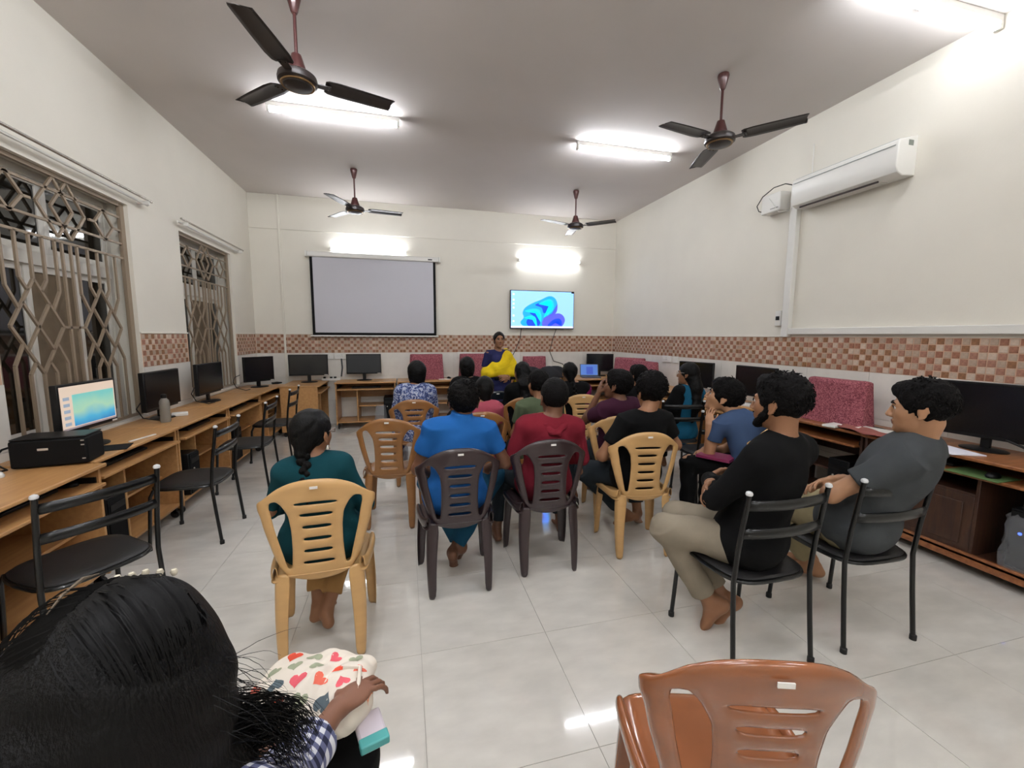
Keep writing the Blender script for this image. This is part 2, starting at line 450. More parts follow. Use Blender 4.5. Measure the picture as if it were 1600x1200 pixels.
tube_light('tube_light', 'added unseen wall tube light high on the wall behind the viewer', (2.0, YF, 2.85), math.pi, True)  # added on the unseen wall for more ambient light
tube_light('tube_light', 'added unseen wall tube light on the left of the wall behind the viewer', (.2, YF, 2.85), math.pi, True)  # second added wall lamp, unseen, raises the room brightness
tube_light('tube_light', 'added unseen ceiling tube light on the right, behind the viewer', (1.90, -.6, H), 0)  # unseen lamp added to fill in light from behind the camera

# ------------------------------------------------------------ ceiling fans
def fan():
    t = thing('ceiling_fan', '', 'ceiling fan', (0, 0, H))
    zh = -.518    # motor centre
    MB().lathe([(.015, 0), (.042, -.005), (.046, -.02), (.04, -.045), (.022, -.115), (.016, -.125)]).build('canopy', M_fanb, t)
    MB().tube([(0, 0, -.10), (0, 0, zh+.10)], .0105, 12).build('rod', M_fanb, t)
    MB().lathe([(.012, zh+.155), (.03, zh+.15), (.045, zh+.10), (.062, zh+.045), (.06, zh+.03)]).build('lower_canopy', M_fanb, t)
    mo = MB().lathe([(.03, zh+.045), (.09, zh+.04), (.115, zh+.022), (.12, zh+.0), (.118, zh-.018), (.095, zh-.03)], n=32).build('motor', M_fan, t)
    MB().lathe([(.098, zh-.024), (.104, zh-.030), (.10, zh-.036), (.09, zh-.034)], n=32).build('trim_ring', M_gold, mo)
    MB().lathe([(.092, zh-.028), (.085, zh-.04), (.05, zh-.048), (.001, zh-.05)], n=32).build('bottom_cover', M_fan, mo)
    for k in range(3):
        a = k*2*math.pi/3; R = Matrix.Rotation(a, 4, 'Z')
        b = MB(); P = []
        n = 9; prof = [(.165, .05), (.185, .066), (.25, .074), (.40, .071), (.52, .066), (.60, .062), (.615, .057)]
        rows = []
        for x, hw in prof:
            row = []
            for j in range(7):
                u = -1+j/3; y = u*hw
                z = zh+.005-.007*u+.007*(1-u*u)
                xx = x + (-.03*(u+1)/2 if x > .6 else 0)
                row.append(tuple(R @ Vector((xx, y, z))))
            rows.append(row)
        b.grid(rows)
        o = b.build('blade', M_fan, t)
        s = o.modifiers.new('solid', 'SOLIDIFY'); s.thickness = .004
        ir = MB().bar(R @ Vector((.10, 0, zh+.0)), R @ Vector((.20, 0, zh+.002)), .04, .006, w2=.055)
        for q in ((.185, .015), (.185, -.015)):
            p = R @ Vector((q[0], q[1], zh-.004)); ir.lathe([(.005, .002), (.005, -.004)], (p.x, p.y, p.z), 8)
        ir.build('blade_iron', M_fan, t)
    return t
f0 = fan(); f0['label'] = 'dark ceiling fan hanging nearest at the upper left'; f0.location = (-.633, 3.17, H)
f0.rotation_euler = (0, 0, math.radians(17)); f0['group'] = 'ceiling fans'
clone(f0, 'dark ceiling fan hanging at the right in front of the air conditioner', (2.60, 3.17, H), math.radians(-50), 'ceiling fans')
clone(f0, 'small looking dark ceiling fan near the wall above the projector screen', (-.594, 6.08, H), math.radians(7), 'ceiling fans')
clone(f0, 'dark ceiling fan near the back wall above the television', (2.53, 6.08, H), math.radians(-42), 'ceiling fans')

# ------------------------------------------------------------ air conditioner, stabiliser
t = thing('air_conditioner', 'white split air conditioner high on the right wall', 'air conditioner', (XR, 2.58, 2.775))
L_ = .93
prof = [(0, 0), (-.13, -.01), (-.185, .015), (-.205, .06), (-.20, .235), (-.185, .26), (0, .305)]
b = MB(); M = Matrix(((1, 0, 0, 0), (0, 0, 1, 0), (0, 1, 0, 0), (0, 0, 0, 1)))
b.prism(prof, 0, L_, M=M); b.build('body', M_white, t, bevel=.008, seg=3)
MB()._add([(-.175, .02, .266), (-.06, .02, .294), (-.06, L_-.02, .294), (-.175, L_-.02, .266), (-.175, .02, .262), (-.06, .02, .290), (-.06, L_-.02, .290), (-.175, L_-.02, .262)], [(0, 1, 2, 3), (7, 6, 5, 4), (0, 4, 5, 1), (1, 5, 6, 2), (2, 6, 7, 3), (3, 7, 4, 0)]).build('top_grille', mat('teal_film', '#3f6672', .4), t)
MB().box((-.2065, .02, .215), (-.2, L_-.02, .219)).build('panel_seam', mat('seam', '#9fa6a6', .5), t)
MB().box((-.145, .16, -.016), (-.05, L_-.06, -.004)).build('louver', mat('louver_white', '#c9c6bf', .4), t, bevel=.002)
MB().box((-.152, .16, -.014), (-.145, L_-.06, .004)).build('louver_gap', mat('dark_gap', '#3a3230', .7), t)
MB().box((-.10, -.002, .22), (-.05, .001, .26)).build('rating_sticker', mat('grey_sticker', '#7b8078', .6), t)
t = thing('voltage_stabilizer', 'white stabilizer box with looped cables beside the air conditioner', 'stabilizer', (XR, 3.70, 2.82))
MB().box((-.13, 0, 0), (0, .24, .19)).build('body', M_white, t, bevel=.008)
MB().box((-.133, .02, .03), (-.129, .12, .034)).build('vent', M_blackm, t)
MB().tube([(-.05, -.10, .21), (-.10, -.02, .25), (-.14, .08, .24), (-.16, .20, .18), (-.16, .27, .10), (-.13, .27, .05), (-.06, .24, .03)], .005, 6).build('cable', M_black, t)
MB().tube([(-.135, .14, .15), (-.145, .08, .08), (-.12, .02, -.02), (-.08, -.06, -.03), (-.03, -.11, .04)], .003, 6).build('cable', M_white, t)
t = thing('isolator_switch', 'small white isolator switch on the right wall beside the cable trunking', 'switch', (XR, 3.68, 1.62))
MB().box((-.03, 0, 0), (0, .07, .16)).build('box', M_white, t, bevel=.004)
MB().box((-.045, .015, .06), (-.03, .05, .10)).build('lever', M_black, t, bevel=.003)
o = MB().tube([(XR-.01, 3.47, 3.08), (XR-.01, 3.47, 3.38)], .004, 6).build('drain_wire', M_white); tag(o, 'thin wire standing on the wall above the air conditioner', 'wire')

# ------------------------------------------------------------ projector screen and TV
t = thing('projector_screen', 'white pull down projector screen with black borders on the back wall', 'projector screen', (-1.45, YB-.085, 1.47))
MB().box((.04, -.004, .02), (1.98, 0, 1.26)).build('screen_sheet', mat('screen_cloth', '#c4c3ca', .9), t, smooth=0)
MB().box((.015, -.006, .02), (.055, .002, 1.26)).build('side_border', M_blackm, t); MB().box((1.945, -.006, .02), (1.985, .002, 1.26)).build('side_border', M_blackm, t)
MB().box((.015, -.007, .015), (1.985, .003, .06)).build('bottom_border', M_blackm, t)
MB().box((-.02, -.02, -.005), (2.02, .01, .018)).build('bottom_bar', M_white, t, bevel=.004)
MB().box((-.02, -.04, 1.255), (2.04, .04, 1.335)).build('case', M_white, t, bevel=.015)
MB().box((-.045, -.045, 1.25), (-.02, .07, 1.34)).build('end_cap', M_white, t, bevel=.006); MB().box((2.04, -.045, 1.25), (2.065, .07, 1.34)).build('end_cap', M_white, t, bevel=.006)
MB().box((1.86, -.0415, 1.28), (1.93, -.0395, 1.297)).build('name_plate', M_blackm, t)
def emis(name, c, s): return mat(name, c, .4, emit=s)
t = thing('television', 'wall television showing a blue swirl on light blue, right of the screen', 'television', (1.85, YB-.105, 1.62))
TWd, THt = 1.225, .69
MB().box((0, 0, 0), (TWd, .05, THt)).build('body', M_black, t, bevel=.006)
MB().box((.3, .05, .2), (.9, .09, .5)).build('wall_bracket', M_black, t)
sc_ = MB().box((.012, -.003, .018), (TWd-.012, -.0005, THt-.012)).build('screen', emis('tv_sky', '#85b6ea', 1.0), t, smooth=0)
MB().box((.012, -.0036, .018), (TWd-.012, -.003, .05)).build('task_bar', emis('tv_bar', '#cfd2f5', 1.0), sc_, smooth=0)
def blob(pts, m, y, nm='swirl'):
    n = len(pts); b = MB(); P = []
    for i in range(n):        # closed smooth outline
        p0, p1, p2, p3 = pts[i-1], pts[i], pts[(i+1) % n], pts[(i+2) % n]
        for k in range(6):
            s = k/6
            P.append(tuple(.5*((2*p1[j])+(-p0[j]+p2[j])*s+(2*p0[j]-5*p1[j]+4*p2[j]-p3[j])*s*s+(-p0[j]+3*p1[j]-3*p2[j]+p3[j])*s**3) for j in (0, 1)))
    k = len(P); cx = sum(p[0] for p in P)/k; cz = sum(p[1] for p in P)/k
    b._add([(x, y, max(z, .052)) for x, z in P]+[(cx, y, cz)], [(i, (i+1) % k, k) for i in range(k)])
    b.build(nm, m, sc_, smooth=0)
def ts(l): return [((x-185)/1200*TWd, (905-y)/730*THt) for x, y in l]
B1, B2, B3, B4 = emis('tv_b1', '#1590f0', 1.), emis('tv_b2', '#0a3df0', 1.), emis('tv_b3', '#10b4f6', 1.), emis('tv_b4', '#4a4fc8', 1.)
blob(ts([(370, 780), (430, 690), (410, 600), (460, 500), (600, 410), (740, 350), (900, 275), (1010, 310), (1060, 430), (1030, 580), (900, 700), (830, 850), (600, 860), (430, 850)]), B1, -.0042)
blob(ts([(780, 840), (800, 720), (950, 640), (1080, 600), (1170, 640), (1210, 730), (1170, 830), (1100, 870), (900, 870)]), B4, -.0045)
blob(ts([(640, 450), (760, 400), (900, 420), (960, 480), (900, 560), (800, 600), (760, 500)]), B2, -.0048)
blob(ts([(540, 600), (640, 570), (720, 640), (740, 780), (700, 850), (650, 760), (620, 660)]), B2, -.0051)
blob(ts([(480, 770), (540, 690), (620, 700), (640, 850), (520, 850)]), B2, -.0054)
blob(ts([(450, 560), (600, 520), (720, 540), (760, 660), (745, 780), (720, 640), (640, 560), (520, 590)]), B3, -.0057)
blob(ts([(430, 700), (560, 650), (650, 690), (680, 840), (655, 840), (620, 720), (540, 680)]), B3, -.0060)
blob(ts([(700, 430), (900, 330), (990, 420), (960, 560), (800, 680), (930, 540), (960, 430), (900, 360)]), B3, -.0063)
blob(ts([(800, 700), (960, 620), (1040, 480), (1060, 420), (1050, 560), (960, 680), (830, 760)]), B4, -.0066)
blob(ts([(880, 830), (980, 730), (1090, 700), (1150, 760), (1140, 840), (1080, 760), (980, 790), (920, 860)]), B2, -.0069)
for i, z in enumerate((.60, .50, .43, .36, .22, .12)):
    MB().box((.045, -.0042, z), (.075, -.0036, z+.03)).build('desktop_icon', emis('tv_icon', '#dfe9fb', 1.), sc_, smooth=0)
MB().box((TWd-.06, -.0042, THt-.035), (TWd-.012, -.0036, THt-.012)).build('dark_corner', M_blackm, sc_, smooth=0)
o = MB().tube([(2.08, YB-.02, 1.62), (2.06, YB-.02, 1.45), (1.98, YB-.02, 1.25), (1.93, YB-.02, 1.15), (1.80, YB-.03, 1.0), (1.78, YB-.05, .8)], .006, 6).build('power_cable', M_black); tag(o, 'black cable hanging from the left underside of the television', 'cable')
o = MB().tube([(2.76, YB-.02, 1.62), (2.70, YB-.02, 1.45), (2.64, YB-.02, 1.2), (2.72, YB-.02, 1.02), (2.9, YB-.02, .97), (2.98, YB-.03, .85), (2.98, YB-.06, .76)], .006, 6).build('power_cable', M_black); tag(o, 'black cable hanging from the right underside of the television', 'cable')

# ------------------------------------------------------------ switch boards
def board(loc, w_, h_, axis, label, toggles=2, sockets=1):
    t = thing('switch_board', label, 'switch board', loc, -math.pi/2 if axis == 'y' else 0)
    # local: x along wall, -y out
    MB().box((0, -.022, 0), (w_, 0, h_)).build('plate', M_white, t, bevel=.004)
    x = .03
    for i in range(toggles): MB().box((x, -.030, h_*.35), (x+.018, -.022, h_*.65)).build('switch_rocker', M_white, t, bevel=.002); x += .03
    for i in range(sockets):
        b = MB()
        for dx, dz in ((.0, .02), (-.012, -.008), (.012, -.008)): b.lathe([(.004, -.0235), (.004, -.021)], (x+.02+dx, 0, h_/2+dz), 8, axis='y')
        b.build('socket_hole', M_blackm, t); x += .06
    return t
board((XR-TH, 2.33, 1.09), .26, .105, 'y', 'white switch board with socket on the right wall above the big monitor', 1, 1)
board((XR-TH, 2.06, 1.085), .11, .105, 'y', 'blank white box plate on the right wall, right of the switch board', 0, 0)
board((XR-TH, 5.78, 1.10), .22, .10, 'y', 'white switch board on the right wall above the woman with glasses', 2, 1)
board((XR-TH, 5.50, 1.10), .11, .10, 'y', 'small white plate beside the far right switch board', 1, 0)
board((-1.31, YB-TH, 1.09), .16, .10, 'x', 'white socket plate on the back wall behind the wide corner monitor', 1, 1)
board((-1.13, YB-TH, 1.09), .30, .10, 'x', 'white switch board on the back wall between the two monitors', 2, 2)
board((.90, YB-TH, 1.10), .26, .10, 'x', 'white switch board on the back wall behind the standing woman', 2, 2)
o = MB().tube([(-1.03, YB-.03, 1.1), (-1.02, YB-.03, .95), (-1.04, YB-.04, .8)], .012, 8).build('cable', mat('grey_cable', '#55585a', .5)); tag(o, 'thick grey cable hanging from the back wall switch board', 'cable')
o = MB().tube([(-.88, YB-.03, 1.1), (-.90, YB-.03, 1.0), (-.98, YB-.04, .86), (-1.0, YB-.06, .78)], .005, 6).build('cable', M_white); tag(o, 'thin white cable curving down from the back wall switch board', 'cable')

# ------------------------------------------------------------ desks
def caster(b, x, y, mi=0): b.lathe([(.028, -.012), (.033, -.006), (.033, .006), (.028, .012)], (x, y, .033), 14, mi, axis='x')
def desk(label, loc, rz, w_=1.0, d=.5, h_=.75, m=None, edge=None, panelm=None, kind='tan', tray_out=.03, cup=False, group=None, flip=1, xd=None):
    """local: x along desk, back edge y=0, front +y"""
    m = m or M_wood; edge = edge or M_woode; pm = panelm or m
    t = thing('computer_desk', label, 'desk', loc, rz, group)
    a = -w_/2; e = w_/2; th = .018
    MB().box((a, 0, h_-.022), (e, d, h_)).build('desktop', m, t, bevel=.006)
    for x in (a+.01, e-.01-th): MB().box((x, .02, .07), (x+th, d-.03, h_-.022)).build('side_panel', pm, t, bevel=.002)
    xd = flip*(w_/2-.33) if xd is None else xd; MB().box((xd-th/2, .03, .10), (xd+th/2, d-.05, h_-.14)).build('divider', pm, t, bevel=.002)
    MB().box((a+.03, .01, .45), (e-.03, .022, h_-.03)).build('back_panel', pm, t, bevel=.001)
    MB().box((a+.03, .03, .10), (e-.03, d-.03, .118)).build('bottom_shelf', pm, t, bevel=.002)
    x0_, x1_ = (xd+.01, e-.03) if flip < 0 else (a+.03, xd-.01)
    MB().box((x0_, .05, .34), (x1_, d-.14, .358)).build('shelf', pm, t, bevel=.002)
    tr = MB().box((a+.04, .06, h_-.125), (e-.04, d-.02+tray_out, h_-.107)).build('keyboard_tray', m, t, bevel=.003)
    for x in (a+.032, e-.05): MB().box((x, .06, h_-.11), (x+.012, d-.04, h_-.075)).build('tray_runner', M_black, t)
    for x in (a+.04, e-.04):
        for y in (.06, d-.07):
            b = MB(); caster(b, x, y); b.box((x-.012, y-.012, .04), (x+.012, y+.012, .09)); b.build('caster', M_rubber, t)
    if cup:
        x0_, x1_ = (a+.03, xd-.01) if flip > 0 else (xd+.01, e-.03)
        dr = MB().box((x0_, d-.07, .125), (x1_, d-.05, .50)).build('cupboard_door', pm, t, bevel=.004)
        MB().box((x0_+.05, d-.052, .17), (x1_-.05, d-.044, .45)).build('door_panel', pm, dr, bevel=.006)
        MB().box((x0_, .05, .50), (x1_, d-.05, .518)).build('cupboard_top', pm, t, bevel=.002)
        MB().box((a, d-.06, .06), (e, d-.03, .13)).build('plinth', m, t, bevel=.004)
    return t
def keyboard(loc, rz, label, m=M_black, parent=None):
    t = thing('keyboard', label, 'keyboard', loc, rz)
    MB().box((-.22, -.07, 0), (.22, .07, .018)).build('case', m, t, bevel=.004)
    b = MB()
    for r in range(5):
        for c in range(15):
            b.box((-.21+c*.028, -.058+r*.024, .018), (-.186+c*.028, -.038+r*.024, .023))
    o = b.build('keys', m, t, smooth=0); o['kind'] = 'stuff'; return t
def mouse(loc, rz, label, m=M_black):
    t = thing('mouse', label, 'mouse', loc, rz)
    MB().lathe([(.001, .032), (.012, .031), (.024, .024), (.03, .010), (.028, 0)], n=16).build('shell', m, t).scale = (1, 1.7, 1)
    MB().box((-.003, .018, .026), (.003, .034, .033)).build('wheel', M_rubber, t); return t
def tower(loc, rz, label, led=False, parent=None):
    t = thing('computer_tower', label, 'computer', loc, rz)
    MB().box((-.085, -.19, 0), (.085, .19, .36)).build('case', M_black, t, bevel=.006)
    f = MB().box((-.08, .19, .01), (.08, .2, .35)).build('front_panel', M_blackm, t, bevel=.004)
    MB().box((-.07, .2, .27), (.07, .203, .31)).build('drive_bay', M_black, f)
    MB().lathe([(.008, .2), (.008, .206)], (0.03, 0, .22), 12, axis='y').build('power_button', mat('blue_led', '#3a5cff', .4, emit=3) if led else M_metalw, f)
    return t
def monitor(label, loc, rz, w_=.51, h_=.30, zc=.27, m=None, tilt=0, base=.24, thick=.04, sticker=True):
    """stands at loc, screen faces +y"""
    t = thing('monitor', label, 'monitor', loc, rz)
    MB().lathe([(base/2, 0), (base/2, .008), (base/2-.015, .014), (.02, .016)], n=24).build('base', M_black, t).scale = (1, .75, 1)
    MB().box((-.025, -.035, .012), (.025, -.012, zc)).build('neck', M_black, t, bevel=.004)
    R = Matrix.Translation((0, 0, zc)) @ Matrix.Rotation(tilt, 4, 'X')
    b = MB().box((-w_/2, -thick/2, -h_/2), (w_/2, thick/2, h_/2), M=R)
    b.box((-w_*.3, -thick/2-.025, -h_*.28), (w_*.3, -thick/2, h_*.28), M=R)
    bo = b.build('body', M_black, t, bevel=.005)
    s = MB().box((-w_/2+.014, thick/2, -h_/2+.024), (w_/2-.014, thick/2+.0015, h_/2-.014), M=R).build('screen', m or M_screen_off, t, smooth=0)
    if sticker: MB().box((-w_/2+.01, thick/2+.0005, -h_/2+.004), (-w_/2+.06, thick/2+.002, -h_/2+.014), M=R).build('sticker', M_sticker, bo, smooth=0)
    return t, s, R
HP = math.pi/2
# left row: front faces +x  -> rz=-90: local +y -> +x, local +x -> -y
lab = ['tan computer desk at the lower left corner under the black printer', 'tan computer desk holding the lit monitor', 'tan computer desk holding the water bottle',
       'tan computer desk holding the third left monitor', 'last tan desk of the left row, at the back corner']
desk(lab[0], (XL+.02, 2.37, 0), -HP, 1.06, .56, .745, group='tan desks along the left wall')
desk(lab[1], (XL+.01, 3.41, 0), -HP, .97, .50, group='tan desks along the left wall')
desk(lab[2], (XL+.01, 4.405, 0), -HP, 1.01, .50, group='tan desks along the left wall')
desk(lab[3], (XL+.01, 5.42, 0), -HP, .99, .50, group='tan desks along the left wall')
desk(lab[4], (XL+.01, 6.43, 0), -HP, 1.0, .50, group='tan desks along the left wall')
desk('tan corner desk showing its side panel, under the wide dark monitor', (-1.78, 7.02, 0), -HP, .86, .55)
# back row: front faces -y -> rz=180
bd = [(-.62, 'tan desk on the back wall with open shelves under a dark monitor'), (.33, 'tan back wall desk under the first red covered monitor'),
      (1.28, 'tan back wall desk behind the standing woman'), (2.23, 'tan back wall desk under the television, with black bags')]
for x, l in bd: desk(l, (x, YB-.01, 0), math.pi, .93, .52, group='tan desks along the back wall')
desk('tan desk in the right back corner holding the open laptop', (3.42, YB-.35, 0), HP+.0, .75, .66) if False else None
desk('tan desk in the right back corner holding the open laptop', (3.30, YB-.01, 0), math.pi, 1.1, .80)
# right row: dark wood, front faces -x -> rz=+90
desk('dark wood desk nearest on the right, under the big monitor, cupboard below', (XR-.01, 1.80, 0), HP, 1.20, .52, .755, M_dwood, M_dwood, M_dwood2, cup=True, flip=-1, xd=-.08)
desk('dark wood desk under the large red covered monitor', (XR-.01, 2.95, 0), HP, 1.05, .48, .75, M_dwood, M_dwood, M_dwood2)
desk('tan topped desk on the right wall behind the boy in blue', (XR-.01, 4.05, 0), HP, 1.05, .45, .75)
desk('tan topped desk on the right wall behind the woman with glasses', (XR-.01, 5.15, 0), HP, 1.05, .45, .75)
desk('tan topped desk on the right wall near the back corner', (XR-.01, 6.1, 0), HP, .80, .45, .75)

# left monitors
t, s, R = monitor('lit monitor showing a teal desktop picture on the near left desk', (-2.07, 3.37, .75), -HP, .52, .31, .275, emis('scr_beige', '#b9a797', .75), tilt=.0)
R2 = R
mg = mat('scr_picture', '#4f9aa8', .4, emit=.85); nt = mg.node_tree; bs = nt.nodes['Principled BSDF']
tc = nt.nodes.new('ShaderNodeTexCoord'); sp = nt.nodes.new('ShaderNodeSeparateXYZ'); nt.links.new(tc.outputs['Object'], sp.inputs[0])
nz = nt.nodes.new('ShaderNodeTexNoise'); nz.inputs['Scale'].default_value = 5; nt.links.new(tc.outputs['Object'], nz.inputs['Vector'])
ad = nt.nodes.new('ShaderNodeMath'); ad.operation = 'MULTIPLY_ADD'; ad.inputs[1].default_value = .14; nt.links.new(nz.outputs[0], ad.inputs[0]); nt.links.new(sp.outputs[2], ad.inputs[2])
mr = nt.nodes.new('ShaderNodeMapRange'); mr.inputs[1].default_value = .22; mr.inputs[2].default_value = .42; nt.links.new(ad.outputs[0], mr.inputs[0])
cr = nt.nodes.new('ShaderNodeValToRGB'); nt.links.new(mr.outputs[0], cr.inputs[0])
cr.color_ramp.elements[0].color = (*hexc('#2a6a9c'), 1); cr.color_ramp.elements[1].color = (*hexc('#5f9f9a'), 1)
e_ = cr.color_ramp.elements.new(.55); e_.color = (*hexc('#86a890'), 1); e_ = cr.color_ramp.elements.new(.25); e_.color = (*hexc('#3f8dab'), 1)
nt.links.new(cr.outputs[0], bs.inputs['Emission Color']); nt.links.new(cr.outputs[0], bs.inputs['Base Color'])
MB().box((-.235, .0216, -.115), (.15, .0222, .085), M=R2).build('wallpaper', mg, s, smooth=0)
for i in range(5): MB().box((.175, .0216, .055-i*.04), (.225, .0222, .075-i*.04), M=R2).build('screen_icon', emis('scr_icon', '#7f8b9a', .7), s, smooth=0)
MB().box((-.245, .0216, -.131), (.245, .0222, -.12), M=R2).build('task_bar', emis('scr_bar', '#8a7c80', .6), s, smooth=0)
monitor('dark monitor behind the water bottle on the left row', (-2.12, 4.36, .75), -HP, .56, .335, .255)
monitor('dark monitor in front of the far window', (-2.12, 5.31, .75), -HP-.05, .54, .335, .26)
monitor('narrow dark monitor near the back left corner, turned to the camera', (-2.02, 6.62, .75), -HP-.75, .42, .35, .255)
monitor('wide dark monitor on the corner desk at the back left', (-1.47, 7.12, .75), math.pi+.12, .56, .33, .27)
monitor('dark grey monitor on the open shelved back desk', (-.66, 7.25, .75), math.pi, .54, .325, .27, mat('screen_grey', '#2a2d31', .3))
# right monitors
monitor('big dark widescreen monitor at the right edge behind the man in grey', (3.74, 1.86, .755), HP+.12, .62, .37, .265)
monitor('dark monitor on the right wall behind the man in black', (3.72, 3.75, .75), HP, .54, .33, .26)
monitor('dark monitor behind the long hair of the woman with glasses', (3.72, 4.72, .75), HP+.3, .50, .33, .25)
monitor('dark monitor in the right back corner behind the laptop', (3.55, 7.2, .75), math.pi-.3, .50, .33, .25)
# covered monitors
def covered(label, loc, rz, w_=.52, h_=.40, seed=0):
    """red printed cloth draped over a monitor; front faces +y"""
    t = thing('covered_monitor', label, 'covered monitor', loc, rz, 'red cloth covered monitors')
    r = random.Random(seed)
    rows = []; n = 28
    zs = [0.003, .05, .12, .2, .28, .35, h_-.01, h_]
    for iz, z in enumerate(zs):
        row = []
        k = 1-z/h_
        for j in range(n):
            u = j/(n-1)*2*math.pi
            hx, hy = w_/2*(1+.05*k), .055+.05*k
            cx, sy = math.cos(u), math.sin(u)
            x = hx*math.copysign(abs(cx)**.35, cx); y = hy*math.copysign(abs(sy)**.5, sy)
            wv = .012*k*math.sin(u*7+seed)+.006*math.sin(u*13+seed*2)*k
            q = 1-.0*k
            if iz == len(zs)-1: x *= .97; y *= .6
            row.append((x*q+wv*cx, y+wv*sy+.004*math.sin(x*22+z*9+seed), z-(.012 if iz > 5 else 0)*abs(math.sin(u*2+seed))*.4))
        row[-1] = row[0]; rows.append(row)
    b = MB().grid(rows); b._add(rows[-1][:-1], [tuple(range(n-1))])
    o = b.build('cloth_cover', M_redcloth, t, smooth=70)
    MB().box((-w_/2+.02, -.03, .06), (w_/2-.02, .03, h_-.03)).build('monitor_body', M_black, t)
    MB().box((-.1, -.05, 0), (.1, .05, .06)).build('monitor_base', M_black, t)
    return t
covered('large red printed cloth cover on the right desk behind the man in black', (3.66, 2.80, .75), HP, .52, .39, 1)
covered('red covered monitor on the back wall behind the woman in blue print', (.35, 7.22, .75), math.pi, .54, .43, 2)
covered('red cloth covered monitor directly behind the standing woman', (1.17, 7.24, .75), math.pi, .50, .43, 3)
covered('small red cloth covered monitor under the television', (2.27, 7.24, .75), math.pi, .42, .38, 4)
covered('red cloth covered monitor at the far end of the right row', (3.66, 6.30, .75), HP+.45, .56, .39, 5)
covered('red cloth covered monitor second from the far end of the right row', (3.66, 5.85, .75), HP+.1, .56, .36, 6)
# printer and desk items
t = thing('printer', 'black printer box on the near left desk', 'printer', (-1.97, 2.95, .75), math.radians(9))
MB().box((-.165, -.09, 0), (.165, .11, .155)).build('body', M_blackm, t, bevel=.012)
MB().box((-.16, -.085, .155), (.16, .105, .165)).build('lid', M_black, t, bevel=.005)
MB().box((-.045, -.0925, .095), (0, -.09, .107)).build('badge', M_metalw, t)
for z in (.135, .11, .03): MB().box((.14, -.0925, z), (.155, -.09, z+.006)).build('button', M_metalw, t)
o = MB().tube([(-2.14, 2.98, .87), (-2.19, 2.90, .85), (-2.2, 2.84, .80), (-2.12, 2.82, .755), (-2.16, 2.7, .755), (-2.22, 2.62, .755)], .006, 6).build('cable', M_black); tag(o, 'black cable looping down the left end of the printer', 'cable')
t = thing('mouse', 'white mouse at the left edge of the near desk', 'mouse', (-2.10, 2.72, .745), 1.2)
MB().lathe([(.001, .032), (.012, .031), (.024, .024), (.03, .010), (.028, 0)], n=16).build('shell', M_white, t).scale = (1, 1.7, 1)
MB().box((-.003, .018, .026), (.003, .034, .033)).build('wheel', M_rubber, t)
o = MB().box((-.11, -.09, 0), (.11, .09, .004)).build('mouse_pad', M_blackm, None, (-1.90, 3.24, .75), .3, bevel=.001); tag(o, 'black mouse pad in front of the lit monitor', 'mouse pad')
o = MB().box((-.11, -.008, 0), (.11, .008, .008)).build('ruler', M_white, None, (-1.84, 3.50, .75), 1.35, bevel=.002); tag(o, 'thin white ruler lying on the desk before the lit monitor', 'ruler')
t = thing('water_bottle', 'translucent grey plastic water bottle on the left desk', 'bottle', (-1.99, 4.12, .75))
M_bot = mat('bottle_plastic', '#8f8a80', .25, alpha=.72)
MB().lathe([(.001, .002), (.034, 0), (.038, .01), (.037, .05), (.034, .06), (.037, .07), (.036, .11), (.038, .13), (.036, .145), (.038, .16), (.034, .185), (.020, .205), (.017, .21)], n=24, closed=False).build('bottle_body', M_bot, t)
MB().lathe([(.019, .205), (.02, .208), (.02, .235), (.012, .24), (.001, .24)], n=20).build('cap', M_black, t)
t = thing('network_switch', 'small white box behind the water bottle', 'box', (-2.02, 4.42, .75), .4)
MB().box((-.06, -.04, 0), (.06, .04, .03)).build('case', M_white, t, bevel=.006); MB().box((-.05, .04, .006), (.05, .042, .02)).build('port_strip', M_blackm, t)
for (x, y, l) in ((-2.15, 4.16, 'black cable loop left of the monitor behind the bottle'), (-2.15, 5.08, 'black cable loop beside the third left monitor'), (-2.16, 6.2, 'black cable lying by the narrow corner monitor')):
    o = MB().tube([(x, y+.12, .95), (x-.02, y+.0, .93), (x, y-.12, .88), (x+.03, y-.10, .80), (x+.1, y, .757), (x+.12, y+.1, .757)], .005, 6).build('cable', M_black); tag(o, l, 'cable')
t = thing('power_strip', 'white power strip with black plugs at the back left corner desk', 'power strip', (-1.18, 7.32, .752), 0)
MB().box((-.14, -.025, 0), (.14, .025, .035)).build('body', M_white, t, bevel=.004)
for x in (-.1, 0, .06): MB().box((x-.018, -.018, .03), (x+.018, .018, .06)).build('plug', M_black, t, bevel=.004)
o = MB().tube([(-1.95, 6.95, .757), (-1.88, 7.0, .757), (-1.86, 7.08, .757), (-1.93, 7.12, .757), (-1.98, 7.05, .757), (-1.92, 6.98, .765)], .012, 8).build('headset', M_black); tag(o, 'black headset band lying on the back left corner desk', 'headset')
# items on trays
keyboard((-1.92, 2.52, .638), -HP, 'black keyboard on the pull-out tray of the lowest left desk')
mouse((-1.86, 2.82, .638), -HP, 'black mouse on the tray at the corner of the lowest left desk')
keyboard((-1.95, 3.40, .643), -HP, 'black keyboard on the tray under the lit monitor')
keyboard((-1.95, 4.45, .643), -HP, 'black keyboard on the tray under the water bottle desk')
keyboard((-1.95, 5.45, .643), -HP, 'black keyboard on the tray of the third desk of the left row')
keyboard((-.62, 7.10, .643), math.pi, 'black keyboard on the back wall open shelved desk')
